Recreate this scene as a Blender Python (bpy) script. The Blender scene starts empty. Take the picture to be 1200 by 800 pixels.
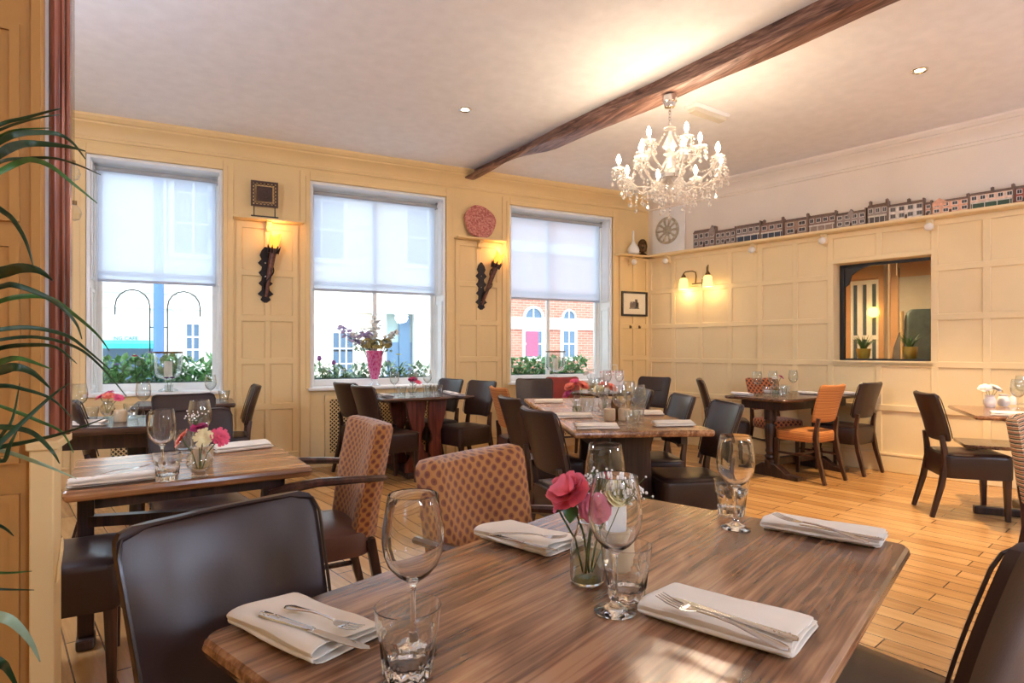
import bpy, bmesh, math, random
from mathutils import Vector, Matrix
R = math.radians
PI = math.pi
rnd = random.Random(11)
SC = bpy.context.scene
COL = SC.collection

# ------------------------------------------------------------------ camera
F, CX, HY, H = 710.0, 600.0, 408.8, 1.28          # focal length / horizon in pixels of the 1200x800 frame, eye height
YAW = math.atan2(365, 710)
FW = (math.sin(YAW), math.cos(YAW)); RT = (math.cos(YAW), -math.sin(YAW))
cam = bpy.data.cameras.new('camera'); camo = bpy.data.objects.new('camera', cam); COL.objects.link(camo)
camo.location = (0, 0, H); camo.rotation_euler = (PI/2, 0, -YAW)
cam.sensor_width = 36; cam.lens = 36*F/1200; cam.shift_y = 8.8/1200; cam.clip_start = 0.03; cam.clip_end = 300
SC.camera = camo

def ray(x, y):
    u = (x-CX)/F; v = (HY-y)/F
    return Vector((FW[0]+u*RT[0], FW[1]+u*RT[1], v))
def P(x, y, z):                 # survey: where the sight line through a photo point meets the level z
    r = ray(x, y); s = (z-H)/r.z
    return Vector((r.x*s, r.y*s, z))
def PD(x, y, d):                # the same at a measured depth
    r = ray(x, y); return Vector((r.x*d, r.y*d, H+r.z*d))
def PY(x, y, Y):                # the same on a plane parallel to the window wall
    r = ray(x, y); s = Y/r.y
    return Vector((r.x*s, Y, H+r.z*s))

# ------------------------------------------------------------------ room measures
YB = 6.793; CEIL = 3.43
CORN = Vector((5.681, YB, 0)); D = Vector((0.23514, -0.97196, 0)); NW = Vector((0.97196, 0.23514, 0))
RWA = math.atan2(D.y, D.x)
def W(s, n, z): return CORN + D*s + NW*n + Vector((0, 0, z))

# ------------------------------------------------------------------ materials
def lin(c):
    out = []
    for v in c[:3]:
        v /= 255.0
        out.append(v/12.92 if v <= 0.04045 else ((v+0.055)/1.055)**2.4)
    return (*out, 1.0)
class NT:
    def __init__(s, name):
        s.m = bpy.data.materials.new(name); s.m.use_nodes = True
        s.t = s.m.node_tree; s.n = s.t.nodes; s.l = s.t.links
        s.b = s.n['Principled BSDF']; s.out = s.n['Material Output']
    def add(s, typ, **kw):
        n = s.n.new(typ)
        for k, v in kw.items():
            if k in n.inputs: n.inputs[k].default_value = v
            else: setattr(n, k, v)
        return n
    def link(s, a, ao, b, bi): s.l.new(a.outputs[ao], b.inputs[bi])
    def coords(s, kind='Object', scale=(1, 1, 1), rot=(0, 0, 0)):
        tc = s.add('ShaderNodeTexCoord'); mp = s.add('ShaderNodeMapping')
        mp.inputs['Scale'].default_value = scale; mp.inputs['Rotation'].default_value = rot
        s.link(tc, kind, mp, 'Vector'); return mp
    def ramp(s, stops, interp='LINEAR'):
        r = s.add('ShaderNodeValToRGB'); r.color_ramp.interpolation = interp
        e = r.color_ramp.elements
        while len(e) < len(stops): e.new(0.5)
        for i, (p, c) in enumerate(stops):
            e[i].position = p; e[i].color = lin(c)
        return r
    def bump(s, src, so, strength=0.2, dist=0.01):
        b = s.add('ShaderNodeBump'); b.inputs['Strength'].default_value = strength; b.inputs['Distance'].default_value = dist
        s.link(src, so, b, 'Height'); s.link(b, 'Normal', s.b, 'Normal'); return b
MATS = {}
def plain(name, c, rough=0.5, metal=0.0, spec=0.5, var=0.0, vscale=8, bump=0.0, bscale=60, coat=0.0, sub=0.0, kind='Object', bd=0.004):
    if name in MATS: return MATS[name]
    t = NT(name); t.b.inputs['Base Color'].default_value = lin(c)
    t.b.inputs['Roughness'].default_value = rough; t.b.inputs['Metallic'].default_value = metal
    t.b.inputs['Specular IOR Level'].default_value = spec
    if coat: t.b.inputs['Coat Weight'].default_value = coat; t.b.inputs['Coat Roughness'].default_value = 0.15
    mp = t.coords(kind)
    nz = t.add('ShaderNodeTexNoise', Scale=vscale, Detail=5.0); t.link(mp, 'Vector', nz, 'Vector')
    v = max(var, 0.02)
    r = t.ramp([(0.25, [x*(1-v) for x in c]), (0.75, [min(255, x*(1+v)) for x in c])])
    t.link(nz, 'Fac', r, 'Fac'); t.link(r, 'Color', t.b, 'Base Color')
    if bump:
        n2 = t.add('ShaderNodeTexNoise', Scale=bscale, Detail=6.0); t.link(mp, 'Vector', n2, 'Vector'); t.bump(n2, 'Fac', bump, bd)
    MATS[name] = t.m; return t.m
def wood(name, c1, c2, c3, rough=0.35, along=0, scale=1.0, coat=0.0, bump=0.1, contrast=(0.3, 0.52, 0.72)):
    if name in MATS: return MATS[name]
    t = NT(name); sc = [16*scale]*3; sc[along] = 1.3*scale
    mp = t.coords('Object', sc)
    n1 = t.add('ShaderNodeTexNoise', Scale=1.0, Detail=8.0, Roughness=0.6, Distortion=0.5); t.link(mp, 'Vector', n1, 'Vector')
    sc2 = [4.5*scale]*3; sc2[along] = 0.8*scale
    mp2 = t.coords('Object', sc2)
    n2 = t.add('ShaderNodeTexNoise', Scale=1.0, Detail=3.0, Distortion=0.6); t.link(mp2, 'Vector', n2, 'Vector')
    ml = t.add('ShaderNodeMath', operation='MULTIPLY'); ml.inputs[1].default_value = 7.0; t.link(n2, 'Fac', ml, 0)
    fr = t.add('ShaderNodeMath', operation='PINGPONG'); fr.inputs[1].default_value = 0.5; t.link(ml, 'Value', fr, 0)
    mx = t.add('ShaderNodeMath', operation='MULTIPLY_ADD'); mx.inputs[1].default_value = 0.34; t.link(fr, 'Value', mx, 0)
    m3 = t.add('ShaderNodeMath', operation='MULTIPLY'); m3.inputs[1].default_value = 0.86; t.link(n1, 'Fac', m3, 0); t.link(m3, 'Value', mx, 2)
    sc3 = [75*scale]*3; sc3[along] = 2.2*scale
    mp3 = t.coords('Object', sc3); n3 = t.add('ShaderNodeTexNoise', Scale=1.0, Detail=4.0, Distortion=0.5); t.link(mp3, 'Vector', n3, 'Vector')
    mz = t.add('ShaderNodeMath', operation='MULTIPLY_ADD'); mz.inputs[1].default_value = 0.8; mz.inputs[2].default_value = -0.4; t.link(n3, 'Fac', mz, 0)
    ad = t.add('ShaderNodeMath', operation='ADD'); t.link(mx, 'Value', ad, 0); t.link(mz, 'Value', ad, 1)
    r = t.ramp([(contrast[0], c1), (contrast[1], c2), (contrast[2], c3)])
    t.link(ad, 'Value', r, 'Fac'); t.link(r, 'Color', t.b, 'Base Color')
    t.b.inputs['Roughness'].default_value = rough
    if coat: t.b.inputs['Coat Weight'].default_value = coat; t.b.inputs['Coat Roughness'].default_value = 0.2
    t.bump(n1, 'Fac', bump, 0.003)
    MATS[name] = t.m; return t.m
def emis(name, c, strength, base=None):
    t = NT(name); t.b.inputs['Base Color'].default_value = lin(base or c)
    t.b.inputs['Emission Color'].default_value = lin(c); t.b.inputs['Emission Strength'].default_value = strength
    return t.m
def thin_glass(name, tint=(250, 252, 252), refl=1.0, rough=0.02):
    t = NT(name); t.n.remove(t.b)
    tr = t.add('ShaderNodeBsdfTransparent'); tr.inputs['Color'].default_value = lin(tint)
    gl = t.add('ShaderNodeBsdfGlossy'); gl.inputs['Roughness'].default_value = rough
    fr = t.add('ShaderNodeLayerWeight'); fr.inputs['Blend'].default_value = 0.5
    pw = t.add('ShaderNodeMath', operation='POWER'); pw.inputs[1].default_value = 2.4; t.link(fr, 'Facing', pw, 0)
    mu = t.add('ShaderNodeMath', operation='MULTIPLY_ADD', use_clamp=True); mu.inputs[1].default_value = 0.42*refl; mu.inputs[2].default_value = 0.03*refl; t.link(pw, 'Value', mu, 0)
    mx = t.add('ShaderNodeMixShader'); t.link(mu, 'Value', mx, 'Fac'); t.link(tr, 'BSDF', mx, 1); t.link(gl, 'BSDF', mx, 2)
    t.link(mx, 'Shader', t.out, 'Surface'); return t.m
def real_glass(name, tint=(252, 253, 252), ior=1.45):
    t = NT(name); b = t.b
    b.inputs['Base Color'].default_value = lin(tint); b.inputs['Roughness'].default_value = 0.0
    b.inputs['Transmission Weight'].default_value = 1.0; b.inputs['IOR'].default_value = ior
    return t.m

def wall_paint(name, c, var=0.03, rough=0.55): return plain(name, c, rough, var=var, vscale=1.6, bump=0.06, bscale=35, bd=0.003)
M = {}
M['cream'] = wall_paint('cream_wall_paint', (232, 202, 146))
M['pale_cream'] = wall_paint('pale_cream_panel_paint', (240, 218, 172))
M['white_wall'] = wall_paint('white_wall_paint', (236, 226, 214))
M['ceiling'] = plain('ceiling_paper', (238, 237, 238), 0.8, var=0.012, vscale=9, bump=0.2, bscale=22, bd=0.006)
M['white_paint'] = plain('white_gloss_paint', (240, 240, 238), 0.3, var=0.015)
M['ochre'] = plain('ochre_painted_panel', (186, 138, 76), 0.42, var=0.05, vscale=3, bump=0.05)
M['mahogany'] = wood('mahogany', (98, 50, 38), (148, 84, 64), (178, 114, 92), 0.25, along=2, coat=0.3)
M['beam'] = wood('old_beam_oak', (66, 42, 36), (120, 86, 74), (160, 126, 112), 0.42, along=1, scale=1.1, bump=0.8)
M['table_oak'] = wood('oiled_table_oak', (86, 54, 36), (140, 97, 68), (176, 130, 94), 0.18, along=0, coat=0.45, scale=1.2)
M['table_mid'] = wood('worn_table_oak', (98, 62, 38), (150, 104, 66), (190, 142, 96), 0.26, along=0, coat=0.2)
M['table_dark'] = wood('dark_table_oak', (40, 24, 18), (66, 42, 32), (96, 66, 52), 0.26, along=0, coat=0.2)
M['table_red'] = wood('red_brown_pedestal', (74, 30, 20), (104, 46, 32), (128, 62, 44), 0.35, along=2)
M['leg_wood'] = wood('dark_chair_wood', (38, 20, 15), (58, 32, 24), (80, 48, 36), 0.3, along=2, coat=0.2)
M['dark_frame'] = wood('dark_table_frame', (30, 18, 15), (46, 28, 22), (66, 42, 34), 0.35, along=2)
M['leather'] = plain('brown_leather', (47, 29, 25), 0.34, spec=0.55, var=0.10, vscale=5, bump=0.12, bscale=160, bd=0.002)
M['leather2'] = plain('tan_brown_leather', (92, 58, 46), 0.34, var=0.1, vscale=5, bump=0.12, bscale=160, bd=0.002)
M['piping'] = plain('leather_piping', (40, 25, 22), 0.3)
M['red_cloth'] = plain('red_upholstery', (150, 52, 44), 0.6, var=0.1)
M['steel'] = plain('cutlery_steel', (205, 203, 200), 0.16, metal=1.0)
M['chrome'] = plain('polished_chrome', (225, 225, 225), 0.12, metal=1.0)
M['iron'] = plain('black_iron', (44, 36, 34), 0.5, metal=0.6, var=0.15, vscale=40, bump=0.3, bscale=60)
M['bronze'] = plain('aged_bronze', (92, 66, 40), 0.4, metal=0.8, var=0.25, vscale=25)
M['brass'] = plain('dark_brass', (120, 98, 66), 0.35, metal=0.9)
M['linen'] = plain('ivory_linen', (232, 222, 206), 0.85, var=0.03, bump=0.25, bscale=420, bd=0.001)
M['linen_white'] = plain('white_linen', (236, 234, 238), 0.85, var=0.02)
M['stoneware'] = plain('beige_stoneware', (196, 172, 138), 0.45, var=0.05, vscale=30)
M['white_ceramic'] = plain('white_ceramic', (240, 238, 234), 0.22)
M['black'] = plain('black_lacquer', (22, 20, 20), 0.35)
M['glass'] = real_glass('clear_glass')
M['thin'] = thin_glass('thin_clear_glass', refl=2.2)
M['pane'] = thin_glass('window_glass', (246, 250, 250), 0.7)
M['pink_glass'] = None
M['leaf'] = plain('leaf_green', (62, 104, 48), 0.45, var=0.25, vscale=30)
M['leaf_dark'] = plain('palm_green', (34, 62, 36), 0.4, var=0.25, vscale=12)
M['leaf_box'] = plain('fresh_leaf_green', (104, 156, 96), 0.5, var=0.25, vscale=30)
M['leaf_pale'] = plain('grey_green_leaf', (150, 174, 146), 0.5, var=0.15, vscale=12)
M['stem'] = plain('green_stem', (70, 100, 50), 0.5)
M['pink'] = plain('pink_petal', (232, 84, 120), 0.55, var=0.15, vscale=30)
M['rose'] = plain('rose_petal', (234, 104, 124), 0.5, var=0.12, vscale=25)
M['mauve'] = plain('mauve_petal', (206, 110, 136), 0.55, var=0.15, vscale=30)
M['magenta'] = plain('magenta_petal', (168, 36, 98), 0.55, var=0.15, vscale=30)
M['coral'] = plain('coral_petal', (234, 120, 96), 0.55, var=0.12, vscale=30)
M['cream_petal'] = plain('cream_petal', (244, 226, 178), 0.55, var=0.08, vscale=30)
M['white_petal'] = plain('white_petal', (246, 240, 236), 0.55, var=0.05)
M['olive_petal'] = plain('dried_hydrangea', (164, 150, 92), 0.65, var=0.25, vscale=30)
M['lilac'] = plain('lilac_petal', (204, 184, 218), 0.55, var=0.15, vscale=30)
M['yellow'] = plain('yellow_petal', (246, 214, 70), 0.55, var=0.1)
M['purple'] = plain('purple_petal', (120, 50, 130), 0.55, var=0.1)

def dotted(name, ground, dot, dot2, size=0.034):
    t = NT(name); mp = t.coords('UV', (1/size, 1/size, 1), (0, 0, R(45)))
    v = t.add('ShaderNodeTexVoronoi', voronoi_dimensions='2D', Scale=1.0, Randomness=0.0); t.link(mp, 'Vector', v, 'Vector')
    r = t.ramp([(0.0, dot2), (0.14, dot2), (0.20, dot), (0.33, dot), (0.39, ground), (1.0, [min(255, x*1.1) for x in ground])])
    t.link(v, 'Distance', r, 'Fac'); t.link(r, 'Color', t.b, 'Base Color'); t.b.inputs['Roughness'].default_value = 0.75
    t.b.inputs['Sheen Weight'].default_value = 0.3
    t.bump(v, 'Distance', 0.5, 0.004); return t.m
M['dotted'] = dotted('dotted_gold_velvet', (164, 106, 44), (122, 60, 24), (98, 42, 18), 0.030)
M['lattice'] = dotted('lattice_weave', (186, 104, 52), (84, 40, 26), (60, 28, 20), 0.042)
def stripes(name, cols, scale, axis='Y', rough=0.8):
    t = NT(name); mp = t.coords('UV'); sx = t.add('ShaderNodeSeparateXYZ'); t.link(mp, 'Vector', sx, 'Vector')
    nz = t.add('ShaderNodeTexNoise', Scale=60.0, Detail=2.0); t.link(mp, 'Vector', nz, 'Vector')
    a = t.add('ShaderNodeMath', operation='MULTIPLY_ADD'); a.inputs[1].default_value = 0.004; t.link(nz, 'Fac', a, 0); t.link(sx, axis, a, 2)
    m = t.add('ShaderNodeMath', operation='MULTIPLY'); m.inputs[1].default_value = scale; t.link(a, 'Value', m, 0)
    f = t.add('ShaderNodeMath', operation='FRACT'); t.link(m, 'Value', f, 0)
    n = len(cols); r = t.ramp([(i/n, c) for i, c in enumerate(cols)], 'CONSTANT')
    t.link(f, 'Value', r, 'Fac'); t.link(r, 'Color', t.b, 'Base Color'); t.b.inputs['Roughness'].default_value = rough
    t.bump(f, 'Value', 0.3, 0.003); return t.m
M['orange_rib'] = stripes('ribbed_orange_fabric', [(188, 124, 66), (176, 108, 52), (196, 134, 76), (164, 98, 46)], 30)
M['striped'] = stripes('striped_fabric', [(44, 34, 30), (196, 160, 110), (176, 96, 62), (214, 190, 150), (44, 34, 30), (150, 130, 96), (196, 120, 84), (222, 200, 160)], 24)

# floor: honey boards laid parallel to the side wall
def floor_mat():
    t = NT('honey_floorboards'); mp = t.coords('Object', (1, 1, 1), (0, 0, -RWA))
    br = t.add('ShaderNodeTexBrick', Scale=1.0); br.offset = 0.43; br.squash = 1.0
    br.inputs['Brick Width'].default_value = 0.95; br.inputs['Row Height'].default_value = 0.125; br.inputs['Mortar Size'].default_value = 0.0032
    br.inputs['Color1'].default_value = (0.15, 0.15, 0.15, 1); br.inputs['Color2'].default_value = (0.85, 0.85, 0.85, 1); br.inputs['Mortar'].default_value = (0.5, 0.5, 0.5, 1)
    t.link(mp, 'Vector', br, 'Vector')
    m2 = t.coords('Object', (1, 1, 1), (0, 0, -RWA)); sc = t.add('ShaderNodeMapping'); sc.inputs['Scale'].default_value = (2.2, 26, 1); t.link(m2, 'Vector', sc, 'Vector')
    nz = t.add('ShaderNodeTexNoise', Scale=1.0, Detail=7.0, Distortion=0.8); t.link(sc, 'Vector', nz, 'Vector')
    mx = t.add('ShaderNodeMath', operation='MULTIPLY_ADD'); mx.inputs[1].default_value = 0.4; t.link(br, 'Color', mx, 0)
    m3 = t.add('ShaderNodeMath', operation='MULTIPLY'); m3.inputs[1].default_value = 0.6; t.link(nz, 'Fac', m3, 0); t.link(m3, 'Value', mx, 2)
    r = t.ramp([(0.2, (152, 108, 62)), (0.5, (194, 146, 90)), (0.85, (222, 178, 118))]); t.link(mx, 'Value', r, 'Fac')
    mm = t.add('ShaderNodeMix', data_type='RGBA'); mm.inputs[7].default_value = lin((92, 58, 34))
    t.link(br, 'Fac', mm, 0); t.link(r, 'Color', mm, 6); t.link(mm, 2, t.b, 'Base Color')
    t.b.inputs['Roughness'].default_value = 0.26; t.b.inputs['Coat Weight'].default_value = 0.2; t.b.inputs['Coat Roughness'].default_value = 0.2
    t.bump(nz, 'Fac', 0.06, 0.003); return t.m
M['floor'] = floor_mat()

# ------------------------------------------------------------------ mesh helper
class MB:
    def __init__(s): s.bm = bmesh.new(); s.uv = s.bm.loops.layers.uv.new('UVMap')
    def face(s, vs, uvs=None):
        try: f = s.bm.faces.new(vs)
        except ValueError: return None
        if uvs:
            for l, q in zip(f.loops, uvs): l[s.uv].uv = q
        return f
    def box(s, x0, x1, y0, y1, z0, z1, mat=None):
        v = [s.bm.verts.new(mat @ Vector(p) if mat else p) for p in
             ((x0, y0, z0), (x1, y0, z0), (x1, y1, z0), (x0, y1, z0), (x0, y0, z1), (x1, y0, z1), (x1, y1, z1), (x0, y1, z1))]
        for f in ((0, 3, 2, 1), (4, 5, 6, 7), (0, 1, 5, 4), (1, 2, 6, 5), (2, 3, 7, 6), (3, 0, 4, 7)):
            s.face([v[i] for i in f], [(v[i].co.x+v[i].co.y, v[i].co.z) for i in f])
        return s
    def rings(s, rings, closed=True, cap=True, uv=True):
        rows = [[s.bm.verts.new(p) for p in r] for r in rings]
        n = len(rows[0]); vv = 0.0; us = [0.0]
        mid = rings[len(rings)//2]
        for i in range(n): us.append(us[-1]+(Vector(mid[(i+1) % n])-Vector(mid[i])).length)
        for a, b, ra, rb in zip(rows, rows[1:], rings, rings[1:]):
            dv = max(1e-5, sum((Vector(ra[i])-Vector(rb[i])).length for i in range(0, n, max(1, n//8)))/len(range(0, n, max(1, n//8))))
            for i in range(n if closed else n-1):
                j = (i+1) % n
                s.face([a[i], a[j], b[j], b[i]], [(us[i], vv), (us[i+1], vv), (us[i+1], vv+dv), (us[i], vv+dv)])
            vv += dv
        if cap and closed:
            s.face(list(reversed(rows[0])), [(q.co.x, q.co.y) for q in reversed(rows[0])]); s.face(rows[-1], [(q.co.x, q.co.y) for q in rows[-1]])
        return s
    def lathe(s, prof, n=28, c=(0, 0, 0), mod=None, mat=None):
        c = Vector(c); pts = []
        for k, (r, z) in enumerate(prof):
            ring = []
            for i in range(n):
                a = 2*PI*i/n; rr = max(r, 1e-5)*(mod(a, z) if mod else 1)
                p = Vector((rr*math.cos(a), rr*math.sin(a), z)); p = (mat @ p if mat else p)+c; ring.append(p)
            pts.append(ring)
        return s.rings(pts, True, True)
    def tube(s, path, r, n=8, cap=True, flat=1.0):
        path = [Vector(p) for p in path]; rs = r if isinstance(r, (list, tuple)) else [r]*len(path)
        rings = []; up = None
        for i, p in enumerate(path):
            t = (path[min(i+1, len(path)-1)]-path[max(i-1, 0)]).normalized()
            if up is None or abs(t.dot(up)) > 0.95:
                up = Vector((0, 0, 1)) if abs(t.z) < 0.9 else Vector((0, 1, 0))
            sd = t.cross(up).normalized(); u2 = sd.cross(t).normalized(); up = u2
            rings.append([p+sd*(rs[i]*math.cos(2*PI*k/n+PI/n))+u2*(rs[i]*flat*math.sin(2*PI*k/n+PI/n)) for k in range(n)])
        return s.rings(rings, True, cap)
    def ball(s, c, r, n=10, m=7, sq=(1, 1, 1)):
        pr = [(math.sin(PI*k/m), -math.cos(PI*k/m)) for k in range(m+1)]
        return s.lathe([(max(a, 0.01)*r, b*r) for a, b in pr], n, c, mat=Matrix.Diagonal(sq).to_3x3())
    def sheet(s, grid):
        rows = [[s.bm.verts.new(p) for p in r] for r in grid]
        for i in range(len(rows)-1):
            for j in range(len(rows[0])-1):
                s.face([rows[i][j], rows[i][j+1], rows[i+1][j+1], rows[i+1][j]], [(j, i), (j+1, i), (j+1, i+1), (j, i+1)])
        return s
    def prism(s, outline, y0, y1, plane='xz'):
        f = (lambda a, b, t: (a, t, b)) if plane == 'xz' else ((lambda a, b, t: (a, b, t)) if plane == 'xy' else (lambda a, b, t: (t, a, b)))
        return s.rings([[f(a, b, y0) for a, b in outline], [f(a, b, y1) for a, b in outline]])
    def xf(s, m):
        bmesh.ops.transform(s.bm, matrix=m, verts=s.bm.verts); return s
    def build(s, name, m, parent=None, smooth=35, bevel=0, seg=2, solid=0, sub=0, loc=None, rotz=None):
        bmesh.ops.recalc_face_normals(s.bm, faces=s.bm.faces) if not solid else None
        me = bpy.data.meshes.new(name); s.bm.to_mesh(me); s.bm.free()
        if m: me.materials.append(m)
        if smooth:
            for p in me.polygons: p.use_smooth = True
            me.set_sharp_from_angle(angle=R(smooth))
        o = bpy.data.objects.new(name, me); COL.objects.link(o)
        if parent: o.parent = parent
        if loc is not None: o.location = loc
        if rotz is not None: o.rotation_euler = (0, 0, rotz)
        if solid:
            k = o.modifiers.new('solid', 'SOLIDIFY'); k.thickness = solid; k.offset = 0
        if bevel:
            k = o.modifiers.new('bevel', 'BEVEL'); k.width = bevel; k.segments = seg; k.limit_method = 'ANGLE'; k.angle_limit = R(40)
        if sub:
            k = o.modifiers.new('sub', 'SUBSURF'); k.levels = sub; k.render_levels = sub
        return o
def struct(o): o['kind'] = 'structure'; return o
def tag(o, label, cat, group=None):
    o['label'] = label; o['category'] = cat
    if group: o['group'] = group
    return o
def thing(name, label, cat, loc=(0, 0, 0), rotz=0.0, group=None):
    o = bpy.data.objects.new(name, None); COL.objects.link(o); o.empty_display_size = 0.1
    o.location = loc; o.rotation_euler = (0, 0, rotz); return tag(o, label, cat, group)
def dup(src, loc, rotz, label, group=None, swap=None):
    r = src.copy(); COL.objects.link(r); r.location = loc; r.rotation_euler = (0, 0, rotz); r['label'] = label
    if group: r['group'] = group
    elif 'group' in r.keys(): del r['group']
    for ch in list(src.children):
        c = ch.copy(); COL.objects.link(c); c.parent = r
        for g in list(ch.children):
            d = g.copy(); COL.objects.link(d); d.parent = c
    return r
def rrect(w, d, r, n=5, cx=0, cy=0):
    pts = []
    for (sx, sy, a0) in ((1, 1, 0), (-1, 1, 90), (-1, -1, 180), (1, -1, 270)):
        for k in range(n+1):
            a = R(a0+90*k/n); pts.append((cx+sx*(w/2-r)+r*math.cos(a), cy+sy*(d/2-r)+r*math.sin(a)))
    return pts

def PWn(px, py, n):             # the same on a plane parallel to the panelled side wall
    r = ray(px, py); c = Vector((0, 0, H)); p0 = CORN+NW*n
    k = (p0-c).dot(NW)/r.dot(NW); q = c+r*k
    return ((q-CORN).dot(D), q.z)

# ------------------------------------------------------------------ room shell
WINS = [(-0.942, 0.2), (1.045, 2.6), (3.45, 5.04)]
WZ0, WZ1 = 0.85, 3.09
LX, FY = -2.7, -3.7
m = MB(); m.box(LX-0.2, 10.6, FY-0.2, YB+0.36, -0.12, 0.0); struct(m.build('floor', M['floor'], smooth=0))
m = MB(); m.box(LX-0.2, 10.6, FY-0.2, YB+0.36, CEIL, CEIL+0.2); struct(m.build('ceiling', M['ceiling'], smooth=0))
m = MB(); xs = [LX-0.2]+[v for w in WINS for v in w]+[6.1]
for i in range(0, len(xs), 2): m.box(xs[i], xs[i+1], YB, YB+0.36, 0, CEIL)
for a, b in WINS: m.box(a, b, YB, YB+0.36, 0, WZ0); m.box(a, b, YB, YB+0.36, WZ1, CEIL)
struct(m.build('wall_back', M['cream'], smooth=0))
m = MB(); m.box(LX-0.2, LX, FY, YB, 0, CEIL); struct(m.build('wall_left', M['cream'], smooth=0))
m = MB(); m.box(LX-0.2, 9.5, FY-0.2, FY, 0, CEIL); struct(m.build('wall_front', M['cream'], smooth=0))
HS0, HS1, HZ0, HZ1 = 2.5, 3.425, 1.145, 2.222
m = MB(); m.box(-0.4, HS0, 0, 0.2, 0, 2.6); m.box(HS1, 11.0, 0, 0.2, 0, 2.6); m.box(HS0, HS1, 0, 0.2, 0, HZ0); m.box(HS0, HS1, 0, 0.2, HZ1, 2.6)
struct(m.build('wall_right', M['pale_cream'], smooth=0, loc=CORN, rotz=RWA))
m = MB(); m.box(-0.4, 11.0, 0, 0.2, 2.6, CEIL); struct(m.build('wall_right_upper', M['white_wall'], smooth=0, loc=CORN, rotz=RWA))
# cornices
prof = [(0, 3.22), (-0.02, 3.22), (-0.025, 3.245), (-0.012, 3.255), (-0.02, 3.29), (-0.05, 3.335), (-0.085, 3.36), (-0.09, 3.375), (-0.11, 3.38), (-0.135, 3.41), (-0.14, 3.43), (0, 3.43)]
m = MB(); m.prism([(YB+a, b) for a, b in prof], LX, 5.70, 'yz'); struct(m.build('trim_1', M['cream'], smooth=25))
m = MB(); m.prism(prof, 0.0, 10.8, 'yz'); struct(m.build('trim_2', M['white_wall'], smooth=25, loc=CORN, rotz=RWA))
# panelling of the side wall
RAILS = [0.665, 1.125, 1.595, 2.08]
m = MB(); T = 0.016; w = 0.032
m.box(0, 10.8, -T, 0, 2.50, 2.56)
for z in RAILS: 
    for a, b in (((0, 10.8),) if z < HZ0 or z > HZ1 else ((0, HS0), (HS1, 10.8))): m.box(a, b, -T, 0, z-w, z+w)
m.box(HS0-0.03, HS1+0.03, -T, 0, HZ0-0.05, HZ0); m.box(HS0-0.03, HS1+0.03, -T, 0, HZ1, HZ1+0.05)
ST = [0.03, 0.42, 0.835, 1.255, 1.655, 2.08, 2.47, 2.955, 3.455, 3.87, 4.3, 4.73]+[5.16+0.43*k for k in range(13)]
for q in ST:
    for z0, z1 in zip([0.2]+RAILS, RAILS+[2.52]):
        if HS0 < q < HS1 and z0 > 1.0 and z1 < 2.3: continue
        if HS0 < q < HS1:
            if z0 > 2.0: z0 = HZ1+0.02
            if z1 > HZ0 and z0 < HZ0: z1 = min(z1, HZ0)
        m.box(q-w, q+w, -T+0.001, 0, z0, z1)
m.box(0, 10.8, -0.022, 0, 0, 0.17); m.box(0, 10.8, -0.03, 0, 0.17, 0.2)
m.box(0, 10.8, -0.028, 0, 0.635, 0.70)
struct(m.build('trim_3', M['pale_cream'], smooth=0, bevel=0.008, loc=CORN, rotz=RWA))
# panelling of the piers between the windows
m = MB()
def pier(x0, x1, cols):
    yb = YB-0.016
    for z in (0.68, 1.155, 1.60, 2.07, 2.56): m.box(x0, x1, yb, YB, z-0.035, z+0.035)
    for k in range(cols+1):
        x = x0+0.03+(x1-x0-0.06)*k/cols; m.box(x-0.03, x+0.03, yb+0.001, YB, 0.15, 2.57)
    m.box(x0, x1, YB-0.025, YB, 0, 0.17); m.box(x0, x1, YB-0.032, YB, 0.17, 0.2)
pier(0.32, 0.925, 2); pier(2.72, 3.33, 2); pier(5.16, 5.68, 2); pier(LX, -1.06, 4)
struct(m.build('trim_4', M['cream'], smooth=0, bevel=0.008))
# windows
def blind_mat():
    t = NT('blind_cloth'); t.n.remove(t.b)
    d = t.add('ShaderNodeBsdfDiffuse'); d.inputs['Color'].default_value = lin((236, 238, 244))
    tl = t.add('ShaderNodeBsdfTranslucent'); tl.inputs['Color'].default_value = lin((236, 240, 250))
    tr = t.add('ShaderNodeBsdfTransparent'); tr.inputs['Color'].default_value = lin((240, 244, 252))
    a = t.add('ShaderNodeMixShader'); a.inputs['Fac'].default_value = 0.8; t.link(d, 'BSDF', a, 1); t.link(tl, 'BSDF', a, 2)
    b = t.add('ShaderNodeMixShader'); b.inputs['Fac'].default_value = 0.38; t.link(a, 'Shader', b, 1); t.link(tr, 'BSDF', b, 2)
    t.link(b, 'Shader', t.out, 'Surface'); return t.m
M['blind'] = blind_mat()
M['blind_bar'] = plain('blind_rail_grey', (176, 184, 200), 0.45)
M['blind_tube'] = plain('blind_tube_grey', (168, 166, 166), 0.5)
YF = YB+0.27                    # the sash plane
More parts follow.
